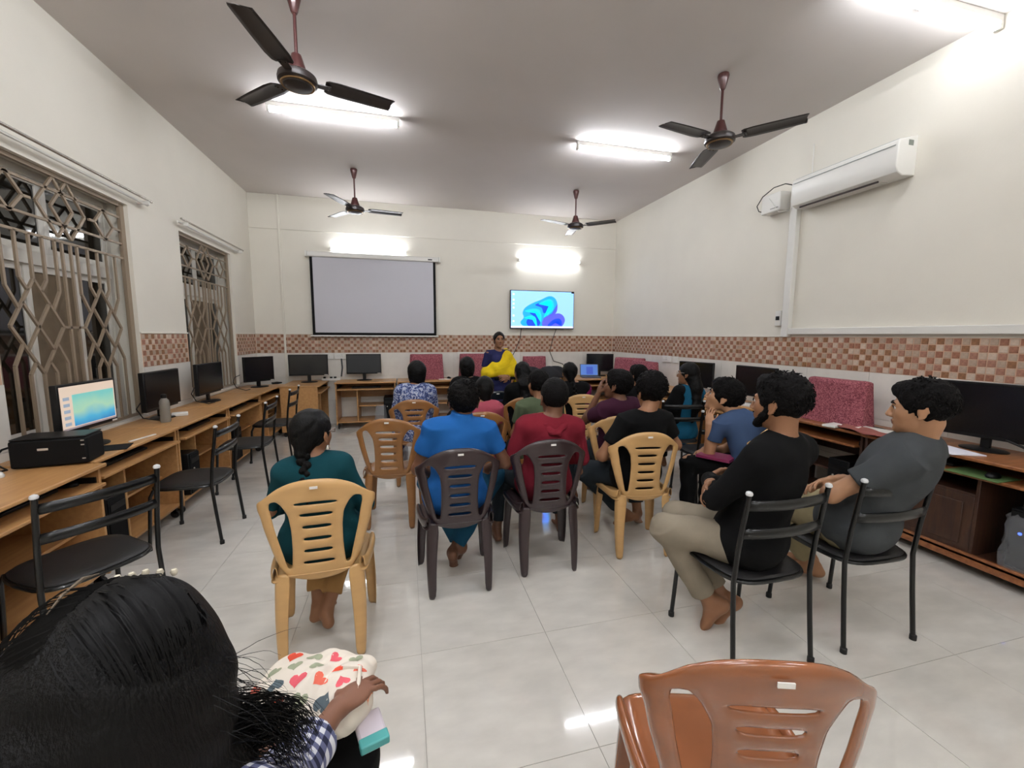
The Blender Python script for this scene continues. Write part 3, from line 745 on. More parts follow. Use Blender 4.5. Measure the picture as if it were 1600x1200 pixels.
# towers
tower((-2.0, 2.10, .12), -HP, 'black computer tower under the lowest left desk')
tower((-2.0, 3.10, .12), -HP, 'black computer tower under the desk with the lit monitor')
tower((-2.0, 4.12, .12), -HP, 'black computer tower under the desk with the water bottle')
tower((-2.0, 5.12, .12), -HP, 'black computer tower under the third left desk')
tower((-1.5, 6.76, .12), -HP, 'black computer tower in the corner desk at the back left')
tower((-.27, 7.2, .12), math.pi, 'black computer tower in the open shelved back desk')
tower((3.70, 1.50, .13), HP, 'computer tower with a blue light in a clear plastic bag under the right desk', True)
tower((3.70, 2.62, .12), HP, 'black computer tower under the right desk with the large red cover')
# plastic bag around the tower
M_poly = mat('clear_polythene', '#b9bcc0', .25, alpha=.28, bump=.8, bscale=25)
rows = []
for i, z in enumerate(np.linspace(.003, .40, 10)):
    row = []
    for j in range(33):
        u = j/32*2*math.pi; c_, s_ = math.cos(u), math.sin(u)
        k = 1-.5*max(0, (z-.33)/.07)
        rr = 1+.05*math.sin(5*u+z*30)+.04*math.sin(11*u-z*50)
        row.append((.215*k*rr*math.copysign(abs(c_)**.5, c_), .105*k*rr*math.copysign(abs(s_)**.5, s_)*(1+.25*(1-z/.4)), z))
    row[-1] = row[0]; rows.append(row)
o = MB().grid(rows).build('plastic_bag', M_poly, None, (3.69, 1.50, .121)); tag(o, 'clear plastic bag wrapped around the computer with the blue light', 'plastic bag')
# small plastic bag near back shelf
o = MB().grid([[( .10*(1-.3*(z/.25))*math.cos(u)*(1+.1*math.sin(5*u)), .09*math.sin(u)*(1-.3*(z/.25)), z) for u in np.linspace(0, 2*math.pi, 20)] for z in (0.003, .06, .12, .2, .25)]).build('plastic_bag', M_poly, None, (-.40, 6.98, .12)); tag(o, 'clear plastic bag on the lower shelf of the open back desk', 'plastic bag')
# right desk items
o = MB().prism([(-.13, -.10), (.15, -.08), (.12, .10), (-.12, .09)], 0, .006).build('paper_sheets', M_paper, None, (3.50, 1.90, .756), 1.2); tag(o, 'white sheets of paper lying before the big right monitor', 'paper')
o = MB().box((-.11, -.13, 0), (.11, .13, .004)).build('mouse_mat', mat('green_mat', '#4f6b3a', .8), None, (3.47, 1.72, .6505), 0, bevel=.001); tag(o, 'green mouse mat on the tray under the big right monitor', 'mouse mat')
mouse((3.46, 1.66, .655), HP, 'dark mouse on the green mat')
keyboard((3.58, 2.10, .649), HP, 'black keyboard on the tray beside the green mat')
t = thing('keyboard', 'white keyboard on the right desk behind the face of the man in grey', 'keyboard', (3.62, 2.35, .757), HP+.1)
MB().box((-.20, -.06, 0), (.20, .06, .016)).build('case', M_white, t, bevel=.004)
b = MB()
for r_ in range(5):
    for c_ in range(14): b.box((-.19+c_*.027, -.05+r_*.021, .016), (-.167+c_*.027, -.033+r_*.021, .020))
o = b.build('keys', M_white, t, smooth=0); o['kind'] = 'stuff'
o = MB().box((-.09, -.05, 0), (.09, .05, .02)).build('white_box', M_white, None, (3.50, 2.68, .751), .2, bevel=.006); tag(o, 'flat white box before the large red cover', 'box')
o = MB().tube([(3.72, 2.52, .76), (3.70, 2.45, .765), (3.66, 2.38, .765)], .012, 8).build('adapter', M_black); tag(o, 'black adapter lying beside the large red cover', 'adapter')
b = MB()
rows = []
for i in range(14):
    row = []
    for j in range(10):
        u, v = i/13, j/9
        x, y = -.26+u*.52+.02*math.sin(v*5), -.09+v*.18+.03*math.sin(u*4)
        row.append((x, y, .008+.014*abs(math.sin(u*7+v*3))+.008*math.sin(v*9)**2))
    rows.append(row)
o = b.grid(rows).build('red_cloth', mat('dull_red_cloth', '#8d5048', .9, var=.1), None, (3.50, 2.38, .752), 1.45); s_ = o.modifiers.new('s', 'SOLIDIFY'); s_.thickness = .004
tag(o, 'crumpled dull red cloth on the right desk below the face of the man in grey', 'cloth')
o = MB().tube([(3.72, 1.75, .85), (3.74, 1.62, .80), (3.70, 1.50, .765), (3.74, 1.4, .762), (3.80, 1.3, .762)], .008, 8).build('cable', M_black); tag(o, 'black cable running right of the big monitor stand', 'cable')
# laptop
t = thing('laptop', 'open laptop with a blue screen in the right back corner', 'laptop', (3.25, 6.95, .75), math.pi-.25)
MB().box((-.17, -.12, 0), (.17, .12, .018)).build('base', mat('laptop_grey', '#4a4d54', .4), t, bevel=.003)
R = Matrix.Translation((0, -.12, .018)) @ Matrix.Rotation(.3, 4, 'X')
l_ = MB().box((-.17, -.004, 0), (.17, .004, .22), M=R).build('lid', mat('laptop_grey', '#4a4d54', .4), t, bevel=.002)
MB().box((-.155, .004, .015), (.155, .0052, .21), M=R).build('screen', emis('lap_blue', '#3f66ac', .6), l_, smooth=0)
MB().box((-.07, .0052, .03), (.05, .006, .17), M=R).build('picture', emis('lap_blue2', '#23409c', .6), l_, smooth=0)
# black bags and clothes heaps on back desks
def heap(name, label, cat, loc, sx, sy, sz, m, seed, rz=0):
    rows = []
    for i in range(9):
        ph = i/8*HP; row = []
        for j in range(25):
            u = j/24*2*math.pi
            r_ = math.cos(ph)*(1+.16*math.sin(3*u+seed)+.08*math.sin(7*u+seed*2+ph*3))
            row.append((sx*r_*math.cos(u), sy*r_*math.sin(u), .002+sz*math.sin(ph)*(1+.25*math.sin(2*u+seed)*math.cos(ph))))
        row[-1] = row[0]; rows.append(row)
    o = MB().grid(rows).build(name, m, None, loc, rz, smooth=80); return tag(o, label, cat)
M_bag = mat('black_fabric', '#17171b', .85)
heap('backpack', 'black bag lying on the back desk left of the long haired woman by the television', 'bag', (2.55, 7.1, .75), .30, .17, .20, M_bag, 1)
heap('backpack', 'black bag lying on the back desk right below the television cable', 'bag', (2.15, 7.02, .75), .22, .15, .20, M_bag, 4)
heap('white_bundle', 'small white bundle beside the yellow shawl', 'bundle', (1.50, 7.0, .75), .13, .1, .14, M_paper, 2)
t = thing('cup', 'white paper cup on the back desk beside the black bags', 'cup', (1.93, 7.02, .75))
MB().lathe([(.02, 0), (.03, .13), (.032, .132), (.027, .128), (.018, .01)], n=16, closed=False).build('cup_body', M_paper, t); MB().lathe([(.033, .13), (.033, .14), (.001, .142)], n=16).build('lid', M_white, t)
o = MB().box((-.09, -.03, 0), (.09, .03, .012)).build('keyboard_edge', M_white, None, (.63, 7.1, .751), .1, bevel=.003); tag(o, 'thin white box beside the first red cover on the back desk', 'box')
mouse((.72, 7.15, .763), .4, 'small black mouse on the back desk right of the first red cover')
heap('red_cloth', 'red cloth heap on the right desk beside the boy in blue', 'cloth', (3.62, 3.45, .75), .13, .15, .09, M_redcloth, 3)
t = thing('keyboard', 'grey keyboard on the right desk behind the man in black', 'keyboard', (3.60, 3.72, .752), HP)
MB().box((-.2, -.06, 0), (.2, .06, .018)).build('case', M_white, t, bevel=.004); o = MB().box((-.19, -.05, .018), (.19, .05, .022)).build('keys', M_white, t)
# ------------------------------------------------------------ plastic chair
def plastic_meshes(m_key, m):
    """meshes shared between chairs of one colour; local origin on floor, front = +y"""
    out = {}
    def yb(x, z, W=.245):       # back surface
        t_ = (z-.42)/.465
        return -.155-.055*t_+.085*(abs(x)/.25)**2.2*(.35+.65*t_)
    # rows bottom->top : t in 0..1
    zs = [0, .05, .09, .125, .148, .25, .273, .375, .398, .50, .523, .625, .648, .745, .768, .80, .83, .86, .90, .95, 1.0]
    slots = {3: 1, 5: 1, 7: 1, 9: 1, 11: 1, 13: 1}
    def lerp_tab(tab, t_):
        for (a, b), (c, d) in zip(tab, tab[1:]):
            if t_ <= c: return b+(d-b)*((t_-a)/(c-a) if c > a else 0)
        return tab[-1][1]
    Wt = [(0, .130), (.10, .165), (.2, .183), (.5, .222), (.75, .243), (1, .247)]
    Wi = [(0, .124), (.10, .130), (.2, .140), (.5, .172), (.75, .190), (.86, .186), (1, .186)]
    St = [(0, .122), (.10, .112), (.3, .105), (.5, .106), (.65, .114), (.76, .138), (.84, .168), (1, .168)]
    sl = {3: .066, 5: .060, 7: .058, 9: .060, 11: .068, 13: .090}
    rows = []; mask = []
    nr = len(zs)
    for i, t_ in enumerate(zs):
        W_, wi, s_ = lerp_tab(Wt, t_), lerp_tab(Wi, t_), lerp_tab(St, t_)
        if t_ > .87: W_ *= 1
        k = sl.get(i, sl.get(i-1, .06)) if (i in sl or (i-1) in sl) else .06
        xs = [-W_, -W_+.012, -(W_+wi)/2, -wi, -s_, -s_*.5-k*.5, -k, -k*.4, k*.4, k, s_*.5+k*.5, s_, wi, (W_+wi)/2, W_-.012, W_]
        row = []
        for j, x in enumerate(xs):
            # arched top, arched bottom
            z = .42+.465*t_
            if t_ > .6:
                z -= (.105*(abs(x)/.245)**2.4)*((t_-.6)/.4)
                if t_ > .9: x = x*(1-.22*((t_-.9)/.1)**2*(abs(x)/.245)**2)
            if t_ < .12: z += -.03*(1-(abs(x)/.13)**2)*(1-t_/.12) if abs(x) < .13 else 0
            y = yb(x, z)
            if j in (0, 15): y += .018
            if i == nr-1: y += .014; z -= .006
            row.append((x, y, z))
        rows.append(row)
    for i in range(nr-1):
        mr = []
        tm = (zs[i]+zs[i+1])/2
        for j in range(15):
            solid = True
            if j in (3, 11) and .07 < tm < .83: solid = False
            if i in slots and 6 <= j <= 8: solid = False
            mr.append(solid)
        mask.append(mr)
    b = MB().grid(rows, mask)
    out['backrest'] = b.mesh('backrest', m, 0)
    # seat
    rows = []
    ys_ = [-.165, -.15, -.10, -.03, .05, .13, .18, .205, .215, .212]
    for i, y in enumerate(ys_):
        row = []
        for j in range(13):
            u = -1+j/6
            hw = .205+.02*min(1, (y+.165)/.2)
            if i == 0: hw *= .86
            x = u*hw
            z = .432-.012*(1-u*u)*(1 if -.12 < y < .16 else .3)
            if abs(u) == 1: z -= .03
            if i >= 8: z -= .012 if i == 8 else .04
            row.append((x, y-(.02*u*u if i > 6 else 0), z))
        rows.append(row)
    out['seat'] = MB().grid(rows).mesh('seat', m, 0)
    def leg(ax, ay, az, bx, by, w0, w1):
        b = MB(); sgx = 1 if ax > 0 else -1; sgy = 1 if ay > 0 else -1
        # L-section: outer plate and side plate
        n = 5; P = []
        for i in range(n):
            t_ = i/(n-1); w_ = w0+(w1-w0)*t_; x = ax+(bx-ax)*t_; y = ay+(by-ay)*t_; z = az*(1-t_)
            x += sgx*.008*math.sin(t_*3.14); c = .35*w_
            P.append([(x-sgx*w_, y, z), (x-sgx*c, y, z), (x, y-sgy*c*.6, z), (x, y-sgy*w_*.75, z)])
        b.grid(P); return b.mesh('leg', m, 0)
    out['legs'] = [leg(-.185, -.165, .45, -.182, -.195, .072, .042), leg(.185, -.165, .45, .182, -.195, .072, .042),
                   leg(-.215, .19, .425, -.225, .20, .07, .042), leg(.215, .19, .425, .225, .20, .07, .042)]
    # side rails rising from seat edge into the back
    def rail(s):
        b = MB(); P = []
        for (x, y, z, w_, h_) in ((.178, -.175, .485, .020, .06), (.192, -.135, .462, .024, .05), (.207, -.06, .447, .026, .04), (.216, .04, .442, .026, .036), (.221, .13, .436, .026, .034), (.217, .195, .424, .022, .03)):
            P.append([(s*(x-w_/2), y, z-h_), (s*(x-w_/2), y, z-.004), (s*x, y, z+.003), (s*(x+w_/2), y, z-.004), (s*(x+w_/2), y, z-h_)])
        b.grid(P); return b.mesh('side_rail', m, 0)
    out['rails'] = [rail(-1), rail(1)]
    return out
def plastic_chair(label, m, key, sticker=True):
    P = plastic_meshes(key, m)
    t = thing('plastic_chair', label, 'chair')
    def add(name, me, thick, sub=1):
        o = bpy.data.objects.new(name, me); COL.objects.link(o); o.parent = t
        if sub:
            s = o.modifiers.new('solid', 'SOLIDIFY'); s.thickness = thick; s.offset = 0
            q = o.modifiers.new('sub', 'SUBSURF'); q.levels = q.render_levels = sub
        me.polygons.foreach_set('use_smooth', [True]*len(me.polygons))
        return o
    bk = add('backrest', P['backrest'], .012)
    add('seat', P['seat'], .007)
    for l in P['legs']: add('leg', l, .006)
    for l in P['rails']: add('side_rail', l, .006)
    if sticker:
        MB().box((-.016, -.2235, .842), (.016, -.2205, .853)).build('sticker', M_sticker, bk, smooth=0)
    return t
M_tan = mat('plastic_tan', '#c59c66', .38, coat=.2, var=.05, vscale=5, stretch=(1, 1, 4))
M_brown = mat('plastic_brown', '#8a5e33', .3, coat=.3, var=.06, vscale=5, stretch=(1, 1, 4))
M_redbr = mat('plastic_red_brown', '#8a5230', .18, coat=.7, var=.14, vscale=4, stretch=(1, 1, 3))
M_dark = mat('plastic_dark_brown', '#2e2022', .3, coat=.3)
M_navy = mat('plastic_navy', '#101820', .3, coat=.3)
def R(d): return math.radians(d)
chairs = {}
tan = plastic_chair('tan plastic chair under the woman in teal with the braid', M_tan, 't'); tan.location = (-.405, 2.10, 0); tan.rotation_euler = (0, 0, R(3)); tan['group'] = 'tan plastic chairs'
G = 'tan plastic chairs'
clone(tan, 'tan plastic chair under the man in the black T-shirt, centre right', (1.56, 2.56, 0), R(-8), G)
clone(tan, 'tan plastic chair under the man in maroon with white writing', (1.68, 3.10, 0), R(-14), G)
clone(tan, 'tan plastic chair under the long haired woman in black and magenta', (1.87, 4.30, 0), R(-8), G)
clone(tan, 'tan plastic chair under the boy in the blue T-shirt', (2.50, 2.55, 0), R(20), G)
clone(tan, 'tan plastic chair under the girl with loose hair, foreground left', (-.43, .53, 0), R(-12), G)
brn = plastic_chair('empty brown plastic chair between the teal woman and the blue printed woman', M_brown, 'b'); brn.location = (-.115, 3.40, 0); brn.rotation_euler = (0, 0, R(-8)); brn['group'] = 'brown plastic chairs'
G = 'brown plastic chairs'
clone(brn, 'brown plastic chair under the woman in blue and white print', (.08, 4.32, 0), R(-2), G)
clone(brn, 'brown plastic chair under the girl in pink', (.60, 3.52, 0), 0, G)
clone(brn, 'brown plastic chair of the long haired woman in black, left of the green shirt', (1.20, 4.24, 0), R(-3), G)
clone(brn, 'brown plastic chair under the man in the olive T-shirt', (1.13, 3.40, 0), R(-4), G)
clone(brn, 'brown plastic chair seen behind the girl in pink', (.70, 4.14, 0), R(0), G)
rb = plastic_chair('empty glossy reddish brown plastic chair in the bottom right foreground', M_redbr, 'r')
rb.location = (.75, .775, 0); rb.rotation_euler = (0, 0, R(-18))
dk = plastic_chair('dark brown plastic chair under the man in the blue polo', M_dark, 'd'); dk.location = (.28, 2.45, 0); dk.rotation_euler = (0, 0, R(1)); dk['group'] = 'dark brown plastic chairs'
clone(dk, 'dark brown plastic chair under the man in red', (.86, 2.53, 0), R(-2), 'dark brown plastic chairs')
nv = plastic_chair('dark navy plastic chair before the standing woman', M_navy, 'n'); nv.location = (1.0, 4.75, 0)
# ------------------------------------------------------------ black metal chair
def metal_chair():
    t = thing('metal_chair', '', 'chair')
    r = .011
    for s in (-1, 1):
        MB().tube([(s*.215, -.225, 0), (s*.212, -.20, .25), (s*.21, -.185, .43), (s*.21, -.20, .6), (s*.21, -.235, .85)], r, 10).build('back_leg', M_bmetal, t)
        MB().lathe([(.013, -.002), (.015, .004), (.012, .012), (.004, .016)], (s*.21, -.235, .85), 12).build('end_cap', M_cap, t)
        MB().tube([(s*.215, .215, 0), (s*.205, .19, .38), (s*.195, .17, .425)], r, 10).build('leg', M_bmetal, t)
        for y in (-.225, .215): MB().lathe([(.015, .001), (.015, .025), (.012, .028)], (s*.215, y, 0), 10).build('rubber_foot', M_rubber, t)
    for z, y in ((.80, -.226), (.67, -.21)):
        b = MB(); P = []
        for i in range(11):
            u = -1+i/5; yy = y-.028*(1-u*u)
            P.append([(u*.205, yy-.004, z-.022), (u*.205, yy-.008, z), (u*.205, yy-.004, z+.022)])
        o = b.grid(P).build('back_slat', M_bmetal, t); s = o.modifiers.new('s', 'SOLIDIFY'); s.thickness = .008; s.offset = 0
    # seat: rounded pad with rim
    def outline(k):
        pts = []
        for i in range(36):
            a = 2*math.pi*i/36; c, s = math.cos(a), math.sin(a); e = .55
            pts.append((k*.215*math.copysign(abs(c)**e, c)*(1 if s > 0 else .97), k*.205*math.copysign(abs(s)**e, s)))
        return pts
    b = MB(); prev = None; vs = []; lay = [(.97, .422), (1, .43), (1, .440), (.96, .448), (.7, .452), (.3, .452)]
    for k, z in lay: vs += [(x, y, z) for x, y in outline(k)]
    fs = [(l*36+i, l*36+(i+1) % 36, (l+1)*36+(i+1) % 36, (l+1)*36+i) for l in range(len(lay)-1) for i in range(36)]
    fs += [tuple(reversed(range(36))), tuple(range((len(lay)-1)*36, len(lay)*36))]
    b._add(vs, fs).build('seat', mat('seat_vinyl', '#0e0c0d', .5, bump=.1, bscale=200), t)
    P = [(x, y, .428) for x, y in outline(1.02)]
    MB().tube(P+[P[0], P[1]], .009, 8, cap=False).build('seat_rim', M_bmetal, t)
    MB().box((.03, -.2595, .806), (.06, -.2575, .816)).build('sticker', M_sticker, t, smooth=0)
    return t
mc = metal_chair(); G = 'black metal chairs'; mc['group'] = G; mc['label'] = 'black metal chair under the man in the black sweater'
mc.location = (1.575, 1.60, 0); mc.rotation_euler = (0, 0, R(0))
clone(mc, 'black metal chair under the man in the dark grey T-shirt', (2.22, 1.60, 0), R(-2), G)
clone(mc, 'empty black metal chair nearest at the lower left desk', (-1.50, 2.31, 0), R(54), G)
clone(mc, 'empty black metal chair at the desk with the lit monitor', (-1.53, 3.49, 0), R(90), G)
clone(mc, 'empty black metal chair at the water bottle desk', (-1.53, 4.55, 0), R(92), G)
clone(mc, 'empty black metal chair farthest along the left desks', (-1.55, 5.54, 0), R(90), G)
clone(mc, 'black metal chair under the woman with glasses', (2.74, 3.80, 0), R(-12), G)
clone(mc, 'black metal chair just in front of the woman with glasses, mostly hidden', (2.72, 3.25, 0), R(-6), G)
# ------------------------------------------------------------ implicit surfaces for the people
f32 = np.float32
def V(*a): return np.array(a, dtype=float)
def nrm(v): return v/(np.linalg.norm(v)+1e-9)
def rc(a, b, r1, r2, sq=None): return ('rc', V(*a), V(*b), r1, r2, sq)      # tapered limb; sq=(dir, factor) flattens
def cc(a, b, r1, r2, sq=None): return ('cc', V(*a), V(*b), r1, r2, sq)      # same with flat ends
def el(c, r, R=None): return ('el', V(*c), V(*r), np.eye(3) if R is None else R, 0, None)
def hs(p, n): return ('hs', V(*p), V(*n), 0, 0, None)                        # half space kept where (x-p).n<0
def bounds(p):
    if p[0] == 'el':
        e = np.sqrt(((p[3].T*p[2])**2).sum(1)); return p[1]-e, p[1]+e
    r = max(p[3], p[4]); return np.minimum(p[1], p[2])-r, np.maximum(p[1], p[2])+r
def dist(p, X, Y, Z):
    k = p[0]
    if k == 'hs':
        n = nrm(p[2]); return (X-p[1][0])*n[0]+(Y-p[1][1])*n[1]+(Z-p[1][2])*n[2]
    if k == 'el':
        c, r, R = p[1], p[2], p[3]
        x, y, z = X-c[0], Y-c[1], Z-c[2]
        q = [R[i, 0]*x+R[i, 1]*y+R[i, 2]*z for i in range(3)]
        k0 = np.sqrt((q[0]/r[0])**2+(q[1]/r[1])**2+(q[2]/r[2])**2)+1e-6
        k1 = np.sqrt((q[0]/r[0]**2)**2+(q[1]/r[1]**2)**2+(q[2]/r[2]**2)**2)+1e-6
        return k0*(k0-1)/k1
    a, b, r1, r2, sq = p[1:]
    d = b-a; L2 = float(d@d)+1e-9
    x, y, z = X-a[0], Y-a[1], Z-a[2]
    t = (x*d[0]+y*d[1]+z*d[2])/L2; tc = np.clip(t, 0, 1)
    x, y, z = x-tc*d[0], y-tc*d[1], z-tc*d[2]
    if sq is not None:
        n, s = nrm(V(*sq[0])), sq[1]; q = (x*n[0]+y*n[1]+z*n[2])*(1/s-1); x, y, z = x+q*n[0], y+q*n[1], z+q*n[2]
    l = np.sqrt(x*x+y*y+z*z); r = r1+(r2-r1)*tc
    if k == 'cc':
        L = math.sqrt(L2); return np.maximum(l*0+np.sqrt(np.maximum(l*l-(np.maximum(np.abs(t-.5)-.5, 0)*L)**2, 0))-r, (np.abs(t-.5)-.5)*L)
    return l-r
def surfnet(F, lo, h):
    S = F < 0
    c = np.zeros(tuple(n-1 for n in F.shape), np.uint8)
    sl = lambda o, n: slice(o, n-1+o)
    nx, ny, nz = F.shape
    for i in (0, 1):
        for j in (0, 1):
            for k in (0, 1): c += S[sl(i, nx), sl(j, ny), sl(k, nz)]
    act = (c > 0) & (c < 8)
    idx = np.argwhere(act); n = len(idx)
    vid = np.full(act.shape, -1, np.int32); vid[act] = np.arange(n, dtype=np.int32)
    pos = np.zeros((n, 3)); cnt = np.zeros(n)
    C = {(i, j, k): F[idx[:, 0]+i, idx[:, 1]+j, idx[:, 2]+k] for i in (0, 1) for j in (0, 1) for k in (0, 1)}
    for ax in range(3):
        for u in (0, 1):
            for v in (0, 1):
                a = [0, 0, 0]; o = [q for q in range(3) if q != ax]; a[o[0]] = u; a[o[1]] = v
                b = list(a); b[ax] = 1
                va, vb = C[tuple(a)], C[tuple(b)]
                m = (va < 0) != (vb < 0); t = np.where(m, va/np.where(m, va-vb, 1), 0)
                for q in range(3): pos[:, q] += np.where(m, a[q]+(t if q == ax else 0), 0)
                cnt += m
    pos = (pos/cnt[:, None]+idx)*h+lo
    quads = []
    for ax in range(3):
        o = [q for q in range(3) if q != ax]
        A = [slice(None)]*3; B = [slice(None)]*3
        A[ax] = slice(0, -1); B[ax] = slice(1, None)
        for q in o: A[q] = slice(1, -1); B[q] = slice(1, -1)
        sa, sb = S[tuple(A)], S[tuple(B)]
        e = np.argwhere(sa != sb)
        if not len(e): continue
        fl = sa[tuple(e.T)]
        g = e.copy(); g[:, o[0]] += 1; g[:, o[1]] += 1
        def cell(d0, d1):
            q = g.copy(); q[:, o[0]] += d0; q[:, o[1]] += d1; return vid[q[:, 0], q[:, 1], q[:, 2]]
        Q = np.stack([cell(-1, -1), cell(0, -1), cell(0, 0), cell(-1, 0)], 1)
        flip = fl if ax != 1 else ~fl
        Q[~flip] = Q[~flip][:, ::-1]
        quads.append(Q)
    return pos, np.concatenate(quads)
def sdf_mesh(name, layers, h, m, noise=0, nfreq=18, seed=0, region=None, smooth_it=0):
    """layers: list of (op, k, [prims]); op in 'u' union, 's' subtract, 'i' intersect"""
    bl = [bounds(p) for op, k, ps in layers if op == 'u' for p in ps if p[0] != 'hs']
    lo = np.min([b[0] for b in bl], 0)-3*h; hi = np.max([b[1] for b in bl], 0)+3*h
    n = np.ceil((hi-lo)/h).astype(int)+1
    F = np.full(n, .12, f32)
    ax = [(lo[i]+h*np.arange(n[i])).astype(f32) for i in range(3)]
    for op, k, ps in layers:
        for p in ps:
            if p[0] == 'hs': a, b = np.zeros(3, int), n
            else:
                bb = bounds(p); mg = .02+k
                a = np.clip(np.floor((bb[0]-mg-lo)/h).astype(int), 0, n); b = np.clip(np.ceil((bb[1]+mg-lo)/h).astype(int)+1, 0, n)
                if op == 'i': a, b = np.zeros(3, int), n
            if (b <= a).any(): continue
            s = tuple(slice(a[i], b[i]) for i in range(3))
            X = ax[0][s[0]][:, None, None]; Y = ax[1][s[1]][None, :, None]; Z = ax[2][s[2]][None, None, :]
            d = dist(p, X, Y, Z).astype(f32)
            f = F[s]
            if op == 'u':
                if k > 0: hh = np.maximum(k-np.abs(f-d), 0)/k; F[s] = np.minimum(f, d)-hh*hh*k*.25
                else: F[s] = np.minimum(f, d)
            else:
                if op == 's': d = -d
                if k > 0: hh = np.maximum(k-np.abs(f-d), 0)/k; F[s] = np.maximum(f, d)+hh*hh*k*.25
                else: F[s] = np.maximum(f, d)
    v, q = surfnet(F, lo, h)
    if noise:
        t = v[q]; nn = np.cross(t[:, 2]-t[:, 0], t[:, 3]-t[:, 1]); N = np.zeros_like(v)
        for i in range(4): np.add.at(N, q[:, i], nn)
        N /= np.linalg.norm(N, axis=1)[:, None]+1e-9
        r = np.random.default_rng(seed+5); d = np.zeros(len(v))
        P = v.copy()
        W = np.stack([np.sin(P@r.normal(size=3)*nfreq*.5+r.uniform(0, 6)) for _ in range(3)], 1)*.05
        for i in range(5):
            fr = r.normal(size=3)*nfreq*(.6+.4*i); d += np.sin((P+W)@fr+r.uniform(0, 6))/(1+.5*i)
        v = v+N*(noise*np.sign(d)*np.abs(d)**1.0)[:, None]*.5
    me = bpy.data.meshes.new(name)
    me.vertices.add(len(v)); me.vertices.foreach_set('co', v.astype(f32).ravel())
    me.loops.add(len(q)*4); me.loops.foreach_set('vertex_index', q.astype(np.int32).ravel())
    me.polygons.add(len(q)); me.polygons.foreach_set('loop_start', np.arange(0, len(q)*4, 4, dtype=np.int32))
    me.polygons.foreach_set('loop_total', np.full(len(q), 4, np.int32))
    me.polygons.foreach_set('use_smooth', np.ones(len(q), bool))
    ms = m if isinstance(m, (list, tuple)) else [m]
    for x in ms: me.materials.append(x)
    if region is not None:
        me.polygons.foreach_set('material_index', region(v[q].mean(1)).astype(np.int32))
    me.update(calc_edges=True); me.validate(); return me
def put(name, me, parent):
    o = bpy.data.objects.new(name, me); COL.objects.link(o); o.parent = parent; return o
def Rz(a): c, s = math.cos(a), math.sin(a); return np.array([[c, -s, 0], [s, c, 0], [0, 0, 1.]])
def Rx(a): c, s = math.cos(a), math.sin(a); return np.array([[1, 0, 0], [0, c, -s], [0, s, c]])
def Ry(a): c, s = math.cos(a), math.sin(a); return np.array([[c, 0, s], [0, 1, 0], [-s, 0, c]])

SK = lambda n, c: mat('skin_'+n, c, .5, var=.06, vscale=12, spec=.4)
skinD = SK('deep', '#6e4a36'); skinM = SK('medium', '#8d6347'); skinL = SK('warm', '#a87c5c')
M_lip = mat('lips', '#7a4a40', .45); M_eyew = mat('eye_white', '#d8d0c8', .2); M_iris = mat('iris', '#120c09', .15)
M_hair = mat('hair_black', '#070606', .5, bump=.4, bscale=30, stretch=(9, 9, .8), spec=.16)
M_hairs = mat('hair_strand', '#060505', .5, spec=.14)
M_hairc = mat('hair_short', '#080606', .65, bump=.7, bscale=120, spec=.12)
def cloth(n, c, v=.08): return mat('cloth_'+n, c, .88, var=v, vscale=10, bump=.08, bscale=300, spec=.15)

def ear_prims(c, R, s):
    out = []
    for sg in (-1, 1):
        f = lambda x, y, z: c+R.T@(V(sg*x, y, z)*s)
        out += [('u', .008*s, [el(f(.079, -.008, -.012), V(.007, .018, .030)*s, Rz(-sg*.25)@R)]), ('u', .004, [rc(f(.082, -.022, .014), f(.084, -.026, -.010), .006*s, .006*s), rc(f(.082, -.022, .014), f(.080, -.002, .020), .006*s, .005*s), rc(f(.080, .0, -.040), f(.079, -.006, -.03), .007*s, .006*s)]),
                ('s', .004, [el(f(.090, -.006, -.008), V(.006, .010, .015)*s, R)])]
    return out
def head_layers(c, R, s, fem=False):
    """R rows = head axes (x right, y forward, z up) in body space"""
    f = lambda x, y, z: c+R.T@(V(x, y, z)*s)
    L = [('u', .02*s, [el(f(0, -.015, .028), V(.074, .094, .088)*s, R), el(f(0, .030, -.030), V(.060, .060, .080)*s, R)]),
         ('u', .025*s, [el(f(0, .050, -.078), V(.042, .036, .034)*s, R), el(f(.033, .046, -.022), V(.028, .034, .03)*s, R), el(f(-.033, .046, -.022), V(.028, .034, .03)*s, R)]),
         ('u', .014*s, [rc(f(-.034, .076, .020), f(.034, .076, .020), .013*s, .013*s), rc(f(0, .080, -.098), f(0, .072, -.100), .015*s, .018*s)]),
         ('s', .012*s, [el(f(.031, .101, .004), V(.017, .014, .010)*s, R), el(f(-.031, .101, .004), V(.017, .014, .010)*s, R)]),
         ('u', .010*s, [rc(f(0, .086, .014), f(0, .107, -.030), .0075*s, .0115*s), el(f(.012, .094, -.036), V(.009, .011, .008)*s, R), el(f(-.012, .094, -.036), V(.009, .011, .008)*s, R)]),
         ('u', .006*s, [el(f(0, .0895, -.0585), V(.022, .010, .0065)*s, R), el(f(0, .0875, -.0695), V(.019, .010, .0075)*s, R)]),
         ('s', .003*s, [el(f(0, .102, -.0635), V(.022, .010, .0016)*s, R)])]
    return L+ear_prims(c, R, s)
